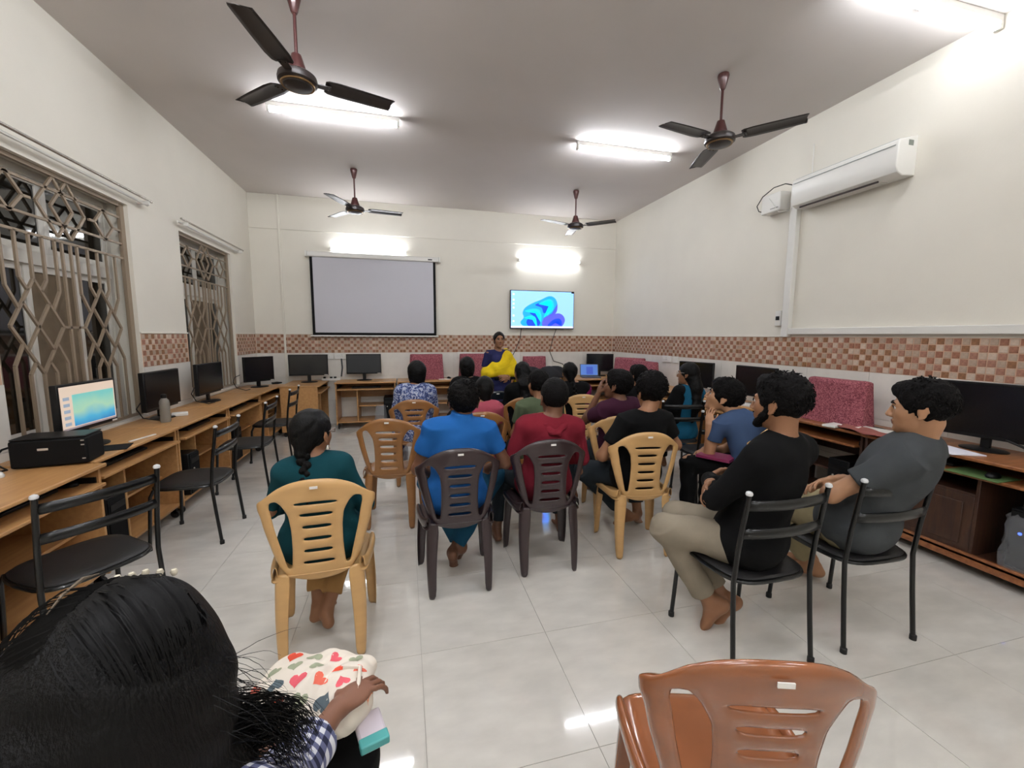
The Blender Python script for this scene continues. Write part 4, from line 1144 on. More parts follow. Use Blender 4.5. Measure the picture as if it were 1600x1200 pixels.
def face_parts(t, c, R, s, brow=True, beard=None):
    f = lambda x, y, z: c+R.T@(V(x, y, z)*s)
    for sg in (-1, 1):
        b = MB(); p = f(sg*.031, .0765, .004); r = .0118*s
        vs = []; fs = []; n, k = 14, 8
        for i in range(k+1):
            ph = math.pi*i/k
            for j in range(n):
                a = 2*math.pi*j/n; vs.append(tuple(p+R.T@(V(math.sin(ph)*math.cos(a), math.cos(ph), math.sin(ph)*math.sin(a))*r)))
        for i in range(k):
            for j in range(n): fs.append((i*n+j, (i+1)*n+j, (i+1)*n+(j+1) % n, i*n+(j+1) % n))
        b.v = vs; b.f = fs; b.m = [1 if i < 2 else 0 for i in range(k) for j in range(n)]
        b.build('eye', [M_eyew, M_iris], t)
        if brow:
            P = [tuple(f(sg*x, y, z)) for x, y, z in ((.012, .094, .022), (.025, .093, .027), (.038, .086, .027), (.048, .078, .020))]
            MB().tube(P, [.0025*s, .0042*s, .004*s, .0015*s], 6).build('eyebrow', M_hairc, t)
        lid = MB(); P = [tuple(f(sg*(.031+.015*math.cos(a)), .0915-.006*abs(math.cos(a)), .004+.0075*math.sin(a))) for a in np.linspace(0, math.pi, 7)]
        lid.tube(P, .0016*s, 5).build('eyelid', M_hairc, t)
def hand_prims(w, d, up, s, side, curl=.6, spread=.14, thumb=1.0):
    """w wrist, d pointing dir, up = back-of-hand normal, side +1: thumb on +x side of (up x d)"""
    d = nrm(V(*d)); up = V(*up); up = nrm(up-d*(up@d)); x = np.cross(d, up)*side
    P = []; pal = w+d*.048*s
    R = np.stack([x, d, up])
    P += [('u', .012*s, [el(pal, V(.038, .050, .016)*s, R), rc(w, pal, .026*s, .024*s, (up, .75))])]
    fl = [(-.029, .040, .062, .0075), (-.010, .046, .072, .0082), (.010, .047, .076, .0085), (.029, .043, .068, .0082)]
    order = fl if side > 0 else fl
    for i, (fx, fy, L, r) in enumerate(fl):
        b = w+d*(.048+fy-.0)*s+x*(-fx)*s*-1*1.0
        ang = 0; p = b; dirv = nrm(d+x*spread*(fx/.03)); segs = [.42, .33, .25]
        pr = []
        for g, q in enumerate(segs):
            ang += curl*(.55 if g == 0 else .7)
            v = dirv*math.cos(ang)-up*math.sin(ang); n_ = p+v*L*q*s
            pr.append(rc(p, n_, r*s*(1-.08*g), r*s*(1-.08*(g+1)))); p = n_
        P.append(('u', .003*s, pr))
    # thumb leaves the side of the palm near its base
    p = w+d*.022*s+x*.026*s; v = nrm(d*.75+x*.75*thumb-up*.35); a = p+v*.036*s; v2 = nrm(d*.95+x*.2*thumb-up*.35); b = a+v2*.028*s; c_ = b+nrm(d-up*.4)*.022*s
    P.append(('u', .005*s, [rc(p, a, .0125*s, .0105*s), rc(a, b, .0105*s, .009*s), rc(b, c_, .009*s, .0075*s)]))
    return P
def foot_prims(an, d, s, up=(0, 0, 1), side=1):
    d = nrm(V(*d)); up = V(*up); up = nrm(up-d*(up@d)); x = np.cross(d, up)
    f = lambda a, b, c: an+(x*a+d*b+up*c)*s
    P = [('u', .02*s, [rc(f(0, -.01, -.0), f(0, -.03, -.045), .034*s, .028*s), rc(f(0, -.02, -.048), f(0, .10, -.052), .028*s, .024*s, (up, .8)),
                     el(f(0, .105, -.055), V(.042, .035, .018)*s, np.stack([x, d, up])), rc(f(0, .01, -.01), f(0, .09, -.045), .03*s, .02*s), rc(f(.0, -.035, -.01), f(0, -.05, -.045), .022*s, .026*s)])]
    tx = [(-.032*side, .150, .013), (-.012*side, .152, .009), (.004*side, .146, .0085), (.019*side, .138, .008), (.032*side, .128, .0075)]
    for a, b, r in tx: P.append(('u', .006*s, [rc(f(a, .112, -.055), f(a*1.05, b, -.062), r*s, r*s)]))
    return P
HB = {}
def person(label, root, rot, h=.008, s=1.0, W=None, head_rot=0, head_tilt=0, head_roll=0, fem=False, skin=skinM, shirt=None, sleeve=.5, trous=None, hem=.9,
           hair='short', face=False, hands=True, feet=(1, 1), kurta=False, group=None, bulk=1.0, ch=None, sleeve_end=None, neck_open=.07, handspec=None, footspec=None, hair_seed=0,
           lean=0.0, hscale=1.0, sl_r=1.0, extra=None, collar=False, shirt_noise=.006):
    t = thing('person', label, 'person', (root[0], root[1], 0), R(rot), group)
    Mi = Rz(-R(rot)); org = V(root[0], root[1], 0)
    ww = dict(W or {})
    hw = .085 if not fem else .09
    J = dict(pel=V(0, -.03, .545), neck=V(0, -.075+lean, 1.02), head=V(0, -.045+lean*1.2, 1.155))
    sw = .175 if not fem else .155
    J = {k: v*s for k, v in J.items()}
    for k in ('pel', 'neck', 'head'):
        if k in ww: J[k] = Mi@(V(*ww[k])-org)
    tz = nrm(J['neck']-J['pel']); trot = ww.get('twist', 0)
    xx = Rz(R(trot))@V(1, 0, 0); ty = nrm(np.cross(tz, xx)); tx = np.cross(ty, tz)
    D = dict(shL=J['neck']-tx*sw*s-tz*.055*s, shR=J['neck']+tx*sw*s-tz*.055*s)
    D['elL'] = D['shL']+(-tx*.05-tz*.26+ty*.06)*s; D['elR'] = D['shR']+(tx*.05-tz*.26+ty*.06)*s
    D['wrL'] = D['elL']+(tx*.08+V(0, .22, .0))*s*.95; D['wrR'] = D['elR']+(-tx*.08+V(0, .22, .0))*s*.95
    D['hipL'] = J['pel']+V(-hw, .02, -.03)*s; D['hipR'] = J['pel']+V(hw, .02, -.03)*s
    D['knL'] = D['hipL']+V(-.05, .41, -.02)*s; D['knR'] = D['hipR']+V(.05, .41, -.02)*s
    D['anL'] = V(D['knL'][0], D['knL'][1]-.02, .075); D['anR'] = V(D['knR'][0], D['knR'][1]-.02, .075)
    for k in D:
        J[k] = Mi@(V(*ww[k])-org) if k in ww else D[k]
    chest = J['pel']+(J['neck']-J['pel'])*.64
    RT = np.stack([tx, ty, tz])
    RH = Rz(0); hr = Rz(R(head_rot))@Rx(R(-head_tilt))@Ry(R(head_roll)); RH = hr.T
    hc = J['head']
    hs_ = s*(1.06 if not fem else 1.0)*hscale
    pelR = np.stack([V(1, 0, 0), V(0, 1, 0), V(0, 0, 1)])
    def torso(i, b=bulk):
        return [('u', .05, [el(J['pel'], (V(.165, .120, .125)*s+i)*V(b, b, 1), pelR), el(J['pel']*.55+chest*.45, (V(.135, .098, .17)*s+i)*V(b, b, 1), RT),
                            el(chest, (V(.150 if not fem else .135, .105, .18)*s+i)*V(b, b, 1), RT),
                            rc(J['shL']*.86+J['neck']*.14, J['shR']*.86+J['neck']*.14, .052*s+i, .052*s+i), rc(J['neck']-tz*.02*s, J['shL']*.6+J['neck']*.4-tz*.005, .045*s+i*.5, .045*s+i), rc(J['neck']-tz*.02*s, J['shR']*.6+J['neck']*.4-tz*.005, .045*s+i*.5, .045*s+i)])]+(
            [('u', .03, [el(chest+tx*.062*s+ty*.085*s-tz*.01, V(.055, .045, .055)*s+i, RT), el(chest-tx*.062*s+ty*.085*s-tz*.01, V(.055, .045, .055)*s+i, RT)])] if fem else [])
    am = .9 if fem else 1
    body = torso(0)
    body += [('u', .02, [rc(J['neck']-tz*.04*s, hc+RH.T@V(0, -.028, -.06)*s, .056*s*am, .050*s*am)])]
    for q in 'LR':
        body += [('u', .03, [rc(J['sh'+q], J['el'+q], .046*s*am, .036*s*am), rc(J['el'+q], J['wr'+q], .037*s*am, .024*s*am)]),
                 ('u', .05, [rc(J['hip'+q], J['kn'+q], .082*s, .054*s), rc(J['kn'+q], J['an'+q], .053*s, .034*s)])]
        sd = -1 if q == 'L' else 1
        if hands:
            hd = (handspec or {}).get(q)
            fd = nrm(J['wr'+q]-J['el'+q])
            if hd is None: body += hand_prims(J['wr'+q]+fd*.01, fd+V(0, 0, -.15), (0, .2, 1), s*.95, -sd, .35)
            else:
                dv = Mi@V(*hd['d']) if 'd' in hd else fd
                body += hand_prims(J['wr'+q]+nrm(dv)*.008, dv, Mi@V(*hd.get('up', (0, 0, 1))), s*.95, hd.get('side', -sd), hd.get('curl', .4), thumb=hd.get('thumb', 1))
        if feet[0 if q == 'L' else 1]:
            fs_ = (footspec or {}).get(q, {})
            body += foot_prims(J['an'+q], Mi@V(*fs_['d']) if 'd' in fs_ else V(sd*.15, 1, 0), s, Mi@V(*fs_['up']) if 'up' in fs_ else (0, 0, 1), sd)
    body += head_layers(hc, RH, hs_, fem)
    lipc = hc+RH.T@(V(0, .095, -.0635)*hs_)
    def reg(c):
        q = (c-lipc)@RH.T; return ((np.abs(q[:, 0])/.021)**2+(np.abs(q[:, 2])/.012)**2+(np.maximum(-q[:, 1], 0)/.014)**2 < 1)
    put('body', sdf_mesh('body', body, h, [skin, M_lip], region=reg), t)
    if face: face_parts(t, hc, RH, hs_)
    # shirt
    if shirt is not None:
        S_ = torso(.014)+[('u', .05, [el(J['pel']+V(0, 0, -.01), (V(.182, .140, .135)*s)*V(bulk, bulk, 1), pelR)])]
        for q in 'LR':
            a, b, c = J['sh'+q], J['el'+q], J['wr'+q]
            if sleeve <= 1:
                S_ += [('u', .04, [cc(a-(b-a)*.1, a+(b-a)*sleeve, .060*s*am, (.060 if sleeve > .4 else .064)*s*am)])]
            else:
                S_ += [('u', .04, [rc(a, b, .058*s*am*sl_r, .047*s*am*sl_r)]), ('u', .02, [cc(b, b+(c-b)*(sleeve-1), .046*s*am*sl_r, .036*s*am*sl_r**1.5)])]
        if kurta:
            for q in 'LR':
                k_ = J['hip'+q]*.35+J['kn'+q]*.65
                S_ += [('u', .06, [rc(J['hip'+q], k_, .105*s, .085*s)])]
            S_ += [('u', .05, [rc(J['pel']+V(-.15, .03, -.08)*s, J['pel']+V(-.16, .1, -.20)*s, .03, .02), rc(J['pel']+V(.15, .03, -.08)*s, J['pel']+V(.16, .1, -.20)*s, .03, .02)])]
        if collar: S_ += [('u', .012, [cc(J['neck']-tz*.03*s, J['neck']+tz*.066*s, .080*s, .068*s)])]
        S_ += [('s', .008, [rc(J['neck']+tz*(.15 if collar else .055)*s+ty*.01, J['neck']+tz*.2*s+ty*.03, neck_open*s*.9, neck_open*s)])]
        put('shirt' if not kurta else 'kurta', sdf_mesh('shirt', S_, h, shirt, shirt_noise, 14, hair_seed), t)
    if trous is not None:
        P_ = [('u', .05, [el(J['pel']+V(0, 0, -.01), (V(.166, .122, .118)*s+.004)*V(bulk, bulk, 1), pelR)])]
        for q in 'LR':
            P_ += [('u', .05, [rc(J['hip'+q], J['kn'+q], .096*s, .070*s)]), ('u', .04, [cc(J['kn'+q], J['kn'+q]+(J['an'+q]-J['kn'+q])*hem, .066*s, .056*s)])]
        put('trousers', sdf_mesh('trousers', P_, h, trous, .006, 16, hair_seed+3), t)
    # hair
    f = lambda x, y, z: hc+RH.T@(V(x, y, z)*hs_)
    hh = min(h, .006)
    if hair in ('short', 'crop', 'mop'):
        g = {'short': .011, 'crop': .006, 'mop': .018}[hair]
        up = 0 if hair != 'mop' else .006
        Hh = [('u', .02, [el(f(0, -.018, .032+up), (V(.077, .096, .090)+g)*hs_, RH)])]
        if hair != 'crop': Hh += [('u', .03, [el(f(.015, .045, .085), V(.060, .050, .036)*hs_, RH), el(f(-.02, -.05, .07), V(.055, .055, .05)*hs_, RH)])]
        # keep: above a sloping hairline
        Hh += [('s', .012, [el(f(0, .105, -.035), V(.092, .082, .092)*hs_, RH)]),
               ('s', .008, [el(f(.095, .012, -.045), V(.030, .036, .055)*hs_, RH), el(f(-.095, .012, -.045), V(.030, .036, .055)*hs_, RH)]),
               ('i', .012, [('hs', f(0, -.06, -.092 if hair != 'crop' else -.088), RH.T@V(0, .35, -1), 0, 0, None)])]
        put('hair', sdf_mesh('hair', Hh, hh, M_hairc, .004 if hair != 'crop' else .0015, 75, hair_seed), t)
        if hair != 'crop' and h < .0075: tufts(t, hc, RH, hs_, hair_seed, g)
    if hair in ('long', 'braid', 'bun', 'scarf', 'low'):
        Hh = [('u', .02, [el(f(0, -.018, .030), (V(.077, .096, .090)+.011)*hs_, RH)]),
              ('s', .012, [el(f(0, .110, -.035), V(.078, .082, .100)*hs_, RH)])]
        if hair == 'scarf':
            Hh = [('u', .03, [el(f(0, -.022, .022), V(.094, .112, .110)*hs_, RH), rc(f(0, -.035, -.05), f(0, -.03, -.13), .080*hs_, .062*hs_)]), ('s', .012, [el(f(0, .115, -.03), V(.07, .08, .09)*hs_, RH)])]
        elif hair == 'bun':
            Hh += [('s', .008, [el(f(.095, .018, -.055), V(.03, .03, .05)*hs_, RH), el(f(-.095, .018, -.055), V(.03, .03, .05)*hs_, RH)]), ('u', .015, [el(f(0, -.115, -.02), V(.045, .032, .04)*hs_, RH)]), ('i', .01, [('hs', f(0, -.06, -.07), RH.T@V(0, .25, -1), 0, 0, None)])]
        elif hair == 'low':
            Hh += [('u', .03, [rc(f(0, -.06, -.02), f(0, -.075, -.12), .062*hs_, .045*hs_)]), ('s', .008, [el(f(.095, .03, -.05), V(.03, .03, .06)*hs_, RH), el(f(-.095, .03, -.05), V(.03, .03, .06)*hs_, RH)])]
        elif hair == 'long':
            bk = -ty; dn = -tz
            p0 = f(0, -.055, -.03); p1 = J['neck']+bk*.075*s+tz*.02; p2 = chest+bk*.135*s; p3 = chest+bk*.13*s+dn*.16*s
            Hh += [('u', .03, [rc(p0, p1, .075*hs_, .065*hs_), rc(p1, p2, .066*hs_, .052*hs_, (ty, .7)), rc(p2, p3, .052*hs_, .025*hs_, (ty, .6))])]
        elif hair == 'braid':
            Hh += [('u', .02, [rc(f(0, -.07, -.03), f(0, -.085, -.075), .055*hs_, .038*hs_)]), ('s', .008, [el(f(.095, .018, -.055), V(.03, .03, .05)*hs_, RH), el(f(-.095, .018, -.055), V(.03, .03, .05)*hs_, RH)])]
            p = f(-.0, -.088, -.07); bk = J['neck']+tx*-.02-ty*.085*s-tz*.02; tip = chest-ty*.13*s-tz*.02-tx*.03; pr = []
            pts = [p+(bk-p)*i/4 for i in range(5)]+[bk+(tip-bk)*i/7 for i in range(1, 8)]
            for i, q in enumerate(pts):
                r_ = .026*(1-.035*i)*hs_; sg = 1 if i % 2 else -1
                pr.append(el(q+tx*sg*.010, V(r_*.95, r_*.8, r_*1.05), Ry(sg*.6)@RT))
            put('braid', sdf_mesh('braid', [('u', .003, pr)], .004, M_hair, .0012, 120, 3), t)
        put('hair', sdf_mesh('hair', Hh, hh, M_hair, .0035, 40, hair_seed), t)
    if extra: extra(t, J, f, RH, hs_, Mi, org, (tx, ty, tz), chest)
    return t
def tufts(t, hc, RH, s, seed, g, n=420):
    r = np.random.default_rng(seed+11); b = MB()
    for i in range(n):
        u = r.normal(size=3); u /= np.linalg.norm(u)
        if u[2] < -.15 and u[1] > -.3: continue
        if u[1] > .55 and u[2] < .55: continue
        if u[2] < -.45: continue
        p = V(u[0]*(.074+g), -.018+u[1]*(.093+g), .034+u[2]*(.088+g))
        fl = V(u[0]*.3+.15, -u[1]*.1+.2, 0)+V(0, -.5, -.6)*(1-u[2]) + r.normal(size=3)*.35
        fl = fl-u*(fl@u)*.9; fl = nrm(fl)+u*.25; L = .018+.012*r.random()
        q = [p-u*.006, p+fl*L*.5+u*.004, p+fl*L]
        b.tube([tuple(hc+RH.T@(x*s)) for x in q], [.0042, .0034, .0005], 4, cap=False)
    o = b.build('hair_tufts', M_hairc, t); o['kind'] = 'stuff'
# ------------------------------------------------------------ the people
c_teal = cloth('teal', '#0f3c44'); c_blue = cloth('blue', '#1f5a9c', .05); c_red = cloth('red', '#721d2a'); c_black = cloth('black', '#0a0a0b'); c_grey = cloth('dark_grey', '#414446')
c_khaki = cloth('khaki', '#8a8070'); c_khaki2 = cloth('sand', '#8f8466'); c_tanp = cloth('tan_trousers', '#a07a4c'); c_boy = cloth('slate_blue', '#3a4c6a'); c_olive = cloth('olive', '#4b5540')
c_maroon = cloth('maroon', '#3a1a2c'); c_jeans = cloth('dark_jeans', '#252b30'); c_jblue = cloth('teal_blue_jeans', '#1d4d68'); c_pink = cloth('pink', '#a04a58'); c_navy = cloth('navy', '#26284e')
c_cyan = cloth('cyan', '#17526e'); c_mag = cloth('magenta', '#7a1c50'); c_yel = cloth('yellow', '#d9bb1e', .12)
c_blueprint = pattern_mat('blue_white_print', 'voronoi', ['#2d3a66', '#6a78a0', '#a9adbc'], 28, .9)
c_heart = pattern_mat('bag_print', 'voronoi', ['#5f6b70', '#a3a58e', '#e6ddcf', '#e6ddcf', '#d8664e', '#e0795f', '#c34a48'], 13, .8)
c_ging = pattern_mat('navy_gingham', 'gingham', ['#cfd0d6', '#5c6080', '#171b38'], 55, .85)

# woman in teal, braid, with earring and glasses
def ex_teal(t, J, f, RH, hs_, Mi, org, ax, chest):
    p = f(.083, -.005, -.052); MB().lathe([(.001, .0), (.006, -.004), (.011, -.016), (.0115, -.02), (.001, -.022)], tuple(p), 14).build('earring', mat('silver', '#b9b4ac', .25, metal=.9), t)
    P = [f(.082, -.005, .012), f(.080, .04, .014), f(.066, .088, .014), f(.05, .103, .020), f(.02, .108, .018), f(.018, .108, -.008), f(.04, .106, -.012), f(.062, .092, -.006), f(.066, .088, .014)]
    MB().tube([tuple(q) for q in P], .0022, 6).build('glasses', mat('glasses_metal', '#9a8f86', .3, metal=.8), t)
person('woman in a teal kurta with a thick black braid, seated on tan chair', (-.41, 2.10), 2, .006, .86, head_rot=-28, fem=True, skin=skinM, shirt=c_teal, sleeve=1.6, trous=c_tanp, hem=.82, hair='braid', kurta=True,
       W=dict(head=(-.43, 2.10, 1.035), neck=(-.43, 2.07, .915), pel=(-.41, 2.10, .53), knL=(-.52, 2.46, .47), knR=(-.30, 2.46, .47), anL=(-.47, 2.22, .09), anR=(-.42, 2.16, .085),
              elL=(-.64, 2.14, .66), elR=(-.21, 2.12, .66), wrL=(-.58, 2.36, .58), wrR=(-.26, 2.36, .58)), hair_seed=1, extra=ex_teal, bulk=1.14, hscale=1.08,
       footspec=dict(L=dict(d=(.25, .9, -.1)), R=dict(d=(-.35, .9, -.1))))
person('man in a bright blue polo shirt, back turned, on dark brown chair', (.28, 2.45), 1, .0065, .98, skin=skinD, shirt=c_blue, sleeve=.55, trous=c_jblue, hem=.9, hair='short', collar=True, head_rot=-4,
       W=dict(head=(.335, 2.48, 1.105), neck=(.315, 2.44, .985), pel=(.28, 2.49, .54), knL=(.13, 2.85, .50), knR=(.62, 2.84, .52), anL=(.33, 2.68, .09), anR=(.27, 2.60, .085),
              elL=(.06, 2.50, .70), elR=(.60, 2.50, .70), wrL=(.14, 2.70, .60), wrR=(.50, 2.70, .60)), hair_seed=2, bulk=1.08,
       footspec=dict(L=dict(d=(-.25, .55, -.8), up=(0, .8, .55)), R=dict(d=(.1, .5, -.85), up=(0, .85, .5))))
person('man in a red hooded shirt, back turned, on dark brown chair', (.88, 2.53), -3, .0065, 1.0, skin=skinD, shirt=c_red, sleeve=1.5, trous=c_jeans, hem=.85, hair='crop', head_rot=3,
       W=dict(head=(.925, 2.52, 1.10), neck=(.905, 2.49, .965), pel=(.88, 2.57, .54), knL=(.70, 2.93, .50), knR=(1.10, 2.95, .50), anL=(.62, 2.86, .09), anR=(1.12, 2.86, .09),
              elL=(.64, 2.55, .68), elR=(1.15, 2.55, .68), wrL=(.74, 2.75, .60), wrR=(1.06, 2.76, .60)), hair_seed=3, bulk=1.02,
       extra=lambda t, J, f, RH, hs_, Mi, org, ax, ch: put('hood', sdf_mesh('hood', [('u', .012, [rc(J['neck']+ax[0]*a_+ax[1]*b_+ax[2]*c_, J['neck']+ax[0]*d_+ax[1]*e_+ax[2]*f_, .026, .028) for a_, b_, c_, d_, e_, f_ in ((.09, .02, 0, .065, -.055, -.015), (.065, -.055, -.015, .02, -.092, -.05), (-.09, .02, 0, -.065, -.055, -.015), (-.065, -.055, -.015, -.02, -.092, -.05), (.02, -.092, -.05, -.02, -.092, -.05))])], .007, c_red, .006, 40, 2), t))
person('man in a black T-shirt leaning on tan chair, back turned', (1.57, 2.56), 8, .0065, 1.0, skin=skinM, shirt=c_black, sleeve=.6, trous=c_jeans, hem=.8, hair='mop', head_rot=-12, head_tilt=8,
       W=dict(head=(1.655, 2.56, 1.11), neck=(1.60, 2.52, .965), pel=(1.58, 2.60, .54), knL=(1.27, 2.80, .50), knR=(1.78, 2.98, .48), anL=(1.66, 2.86, .10), anR=(1.78, 2.86, .09),
              elL=(1.30, 2.56, .68), elR=(1.88, 2.56, .72), wrL=(1.42, 2.76, .60), wrR=(1.90, 2.80, .62)), hair_seed=4, bulk=1.06,
       footspec=dict(L=dict(d=(-.5, .6, -.5)), R=dict(d=(.5, .5, -.5))))
# boy in blue, chin on hand
person('boy in a slate blue T-shirt leaning forward with his hand at his chin', (2.48, 2.50), 20, .005, .92, skin=skinL, shirt=c_boy, sleeve=.52, trous=c_black, hem=.98, hair='mop', head_rot=26, head_tilt=-14, face=True,
       W=dict(head=(2.385, 2.70, 1.035), neck=(2.46, 2.62, .915), pel=(2.50, 2.49, .53), knL=(2.14, 2.74, .52), knR=(2.42, 2.86, .50), anL=(2.12, 2.70, .09), anR=(2.36, 2.80, .09),
              shL=(2.29, 2.62, .83), shR=(2.58, 2.50, .85), elL=(2.25, 2.66, .60), wrL=(2.235, 2.66, .83), elR=(2.48, 2.78, .58), wrR=(2.26, 2.72, .62)), hair_seed=5, hscale=1.13,
       handspec=dict(L=dict(d=(.25, .22, .9), up=(-.8, -.5, .2), side=1, curl=.75), R=dict(d=(-.75, -.25, -.55), up=(-.4, -.3, .8), side=1, curl=.45)),
       footspec=dict(L=dict(d=(-.5, .6, 0)), R=dict(d=(-.3, .8, 0))))
o = MB().box((-.085, -.12, 0), (.085, .12, .022)).build('notebook', [mat('magenta_cover', '#7a1f4a', .5)], None, (2.27, 2.60, .585), R(30), bevel=.002); tag(o, 'magenta notebook resting on the lap of the boy in blue', 'notebook')
MB().box((-.083, -.118, .003), (.087, .122, .018)).build('pages', M_paper, o)
# man in black sweater
def ex_beard(t, J, f, RH, hs_, Mi, org, ax, ch):
    Bd = [('u', .01, [rc(f(.062, .030, -.055), f(.040, .062, -.094), .017*hs_, .017*hs_), rc(f(-.062, .030, -.055), f(-.040, .062, -.094), .017*hs_, .017*hs_), rc(f(-.04, .062, -.094), f(.04, .062, -.094), .018*hs_, .018*hs_), rc(f(-.070, .012, -.01), f(-.064, .03, -.06), .009, .014), rc(f(.070, .012, -.01), f(.064, .03, -.06), .009, .014),
                      rc(f(-.02, .093, -.050), f(.02, .093, -.050), .004, .004)])]
    put('beard', sdf_mesh('beard', Bd, .005, M_hairc, .003, 120, 3), t)
person('bearded man in a black sweater and khaki trousers, arms crossed', (1.575, 1.60), 28, .0055, 1.04, skin=skinM, shirt=c_black, sleeve=1.92, trous=c_khaki, hem=.85, hair='short', head_rot=-8, face=True,
       W=dict(head=(1.625, 1.50, 1.205), neck=(1.64, 1.47, 1.045), pel=(1.59, 1.57, .555), knL=(1.27, 1.78, .53), knR=(1.44, 1.93, .52), anL=(1.50, 1.70, .13), anR=(1.60, 1.72, .12), twist=0,
              shL=(1.47, 1.44, .965), shR=(1.80, 1.52, .965), elL=(1.37, 1.56, .75), elR=(1.77, 1.74, .73), wrL=(1.54, 1.80, .76), wrR=(1.44, 1.68, .78)), hair_seed=6, hscale=.95, bulk=1.05, extra=ex_beard,
       handspec=dict(R=dict(d=(-.7, -.5, -.1), up=(-.5, .7, .3), curl=.5, side=1), L=dict(d=(.7, .3, 0), up=(-.3, .7, .3), curl=.5)),
       footspec=dict(L=dict(d=(-.35, .35, -.8), up=(-.5, .75, .3)), R=dict(d=(-.3, .4, -.8), up=(-.4, .8, .3))))
person('man in a dark grey T-shirt and sand trousers, face in profile', (2.22, 1.60), 24, .0048, 1.06, skin=skinL, shirt=c_grey, sleeve=.62, trous=c_khaki2, hem=.86, hair='short', head_rot=6, face=True,
       W=dict(head=(2.275, 1.36, 1.18), neck=(2.315, 1.365, 1.035), pel=(2.24, 1.56, .56), knL=(2.12, 1.98, .54), knR=(2.36, 2.02, .53), anL=(2.42, 1.92, .10), anR=(2.50, 2.0, .09),
              shL=(2.16, 1.33, .95), shR=(2.51, 1.44, .95), elL=(1.98, 1.50, .745), elR=(2.46, 1.62, .72), wrL=(2.17, 1.66, .72), wrR=(2.14, 1.62, .76)), hair_seed=7, bulk=1.14, hscale=.91, head_tilt=5,
       handspec=dict(L=dict(d=(.7, .4, 0), up=(-.4, .6, .4), curl=.4), R=dict(d=(-.8, .1, -.1), up=(-.3, .5, .6), curl=.5, side=1)),
       footspec=dict(L=dict(d=(-.6, .6, 0)), R=dict(d=(-.2, .8, 0))), hands=True)
# girl with the floral hearts bag, foreground left: built below
# rows further forward
def writing(t, J, f, RH, hs_, Mi, org, ax, ch):
    tx, ty, tz = ax; b = MB(); p = J['neck']-tz*.075-ty*.098-tx*.11
    # small block lettering strokes, white
    x = 0
    for w_ in (.012, .012, .02, .008, .02, .012, .022):
        a = p+tx*x; q = a+tx*w_; up_ = tz*.012
        for (c, d) in ((a, a+up_), (a+up_, q+up_), (q+up_, q)): b.bar(tuple(c), tuple(d), .004, .003)
        x += w_+.012
    b.build('white_lettering', M_paper, t, smooth=0)
person('man in a maroon T-shirt with white lettering, head resting on hand', (1.68, 3.10), 12, .0075, .98, skin=skinD, shirt=c_maroon, sleeve=.6, trous=c_jeans, hair='short', head_rot=25, head_tilt=-8,
       W=dict(head=(1.665, 3.05, 1.10), neck=(1.68, 3.02, .965), pel=(1.69, 3.13, .54), elL=(1.48, 3.22, .80), wrL=(1.55, 3.16, 1.01)), hair_seed=8, extra=writing,
       handspec=dict(L=dict(d=(.2, -.1, .9), up=(-.9, .1, .2), curl=.5)))
person('person with short black hair between the man in maroon and the red covers', (2.38, 3.98), 6, .009, .93, skin=skinM, shirt=c_black, trous=c_jeans, hair='short', hair_seed=9, head_rot=10)
person('woman with glasses and long hair in a cyan and black kurta', (2.80, 3.78), 8, .007, .95, fem=True, skin=skinM, shirt=c_cyan, sleeve=1.3, trous=c_black, hair='long', kurta=True, head_rot=30, face=True,
       W=dict(head=(2.83, 3.72, 1.115), neck=(2.86, 3.70, .965)), hair_seed=10,
       extra=lambda t, J, f, RH, hs_, Mi, org, ax, ch: (MB().tube([tuple(f(*q)) for q in ((-.082, -.005, .012), (-.080, .05, .014), (-.06, .096, .016), (-.06, .096, -.012), (-.03, .108, -.016), (-.012, .108, .012), (-.05, .104, .018))], .002, 6).build('glasses', mat('glasses_metal', '#9a8f86', .3, metal=.8), t),
            put('black_side_panel', sdf_mesh('panel', [('u', .03, [rc(J['shL']+ax[2]*.012, J['elL'], .064, .054), rc(J['shL']*.8+J['neck']*.2, ch-ax[0]*.10-ax[2]*.2, .062, .07, (ax[1], 1))])], .008, c_black, .003, 20, 1), t)))
person('long haired woman in a black and magenta dress on tan chair', (1.80, 4.34), 0, .008, .95, fem=True, skin=skinM, shirt=c_black, sleeve=1.2, trous=c_mag, hair='braid', kurta=True, head_rot=-8, W=dict(head=(1.765, 4.32, 1.09)), hair_seed=11,
       extra=lambda t, J, f, RH, hs_, Mi, org, ax, ch: put('magenta_dupatta', sdf_mesh('dupatta', [('u', .03, [rc(J['shR'], J['elR'], .062, .055), rc(J['shR']*.7+J['neck']*.3, J['pel']+ax[0]*.15, .06, .07)])], .009, c_mag, .004, 20, 1), t))
person('long haired woman in black seated left of the green shirt', (1.19, 4.24), 0, .008, .96, fem=True, skin=skinM, shirt=c_black, sleeve=1.6, trous=c_black, hair='long', kurta=True, head_rot=10, W=dict(head=(1.20, 4.26, 1.10)), hair_seed=12)
person('man in an olive green T-shirt behind the man in red', (1.11, 3.40), 2, .0075, .92, skin=skinM, shirt=c_olive, sleeve=.55, trous=c_jeans, hair='short', head_rot=8, W=dict(head=(1.10, 3.40, 1.085), neck=(1.11, 3.36, .94)), hair_seed=13)
person('girl in a pink top with black hair behind the man in blue', (.62, 3.52), 0, .008, .90, fem=True, skin=skinM, shirt=c_pink, sleeve=.5, trous=c_black, hair='low', kurta=True, W=dict(head=(.655, 3.52, 1.035)), hair_seed=14)
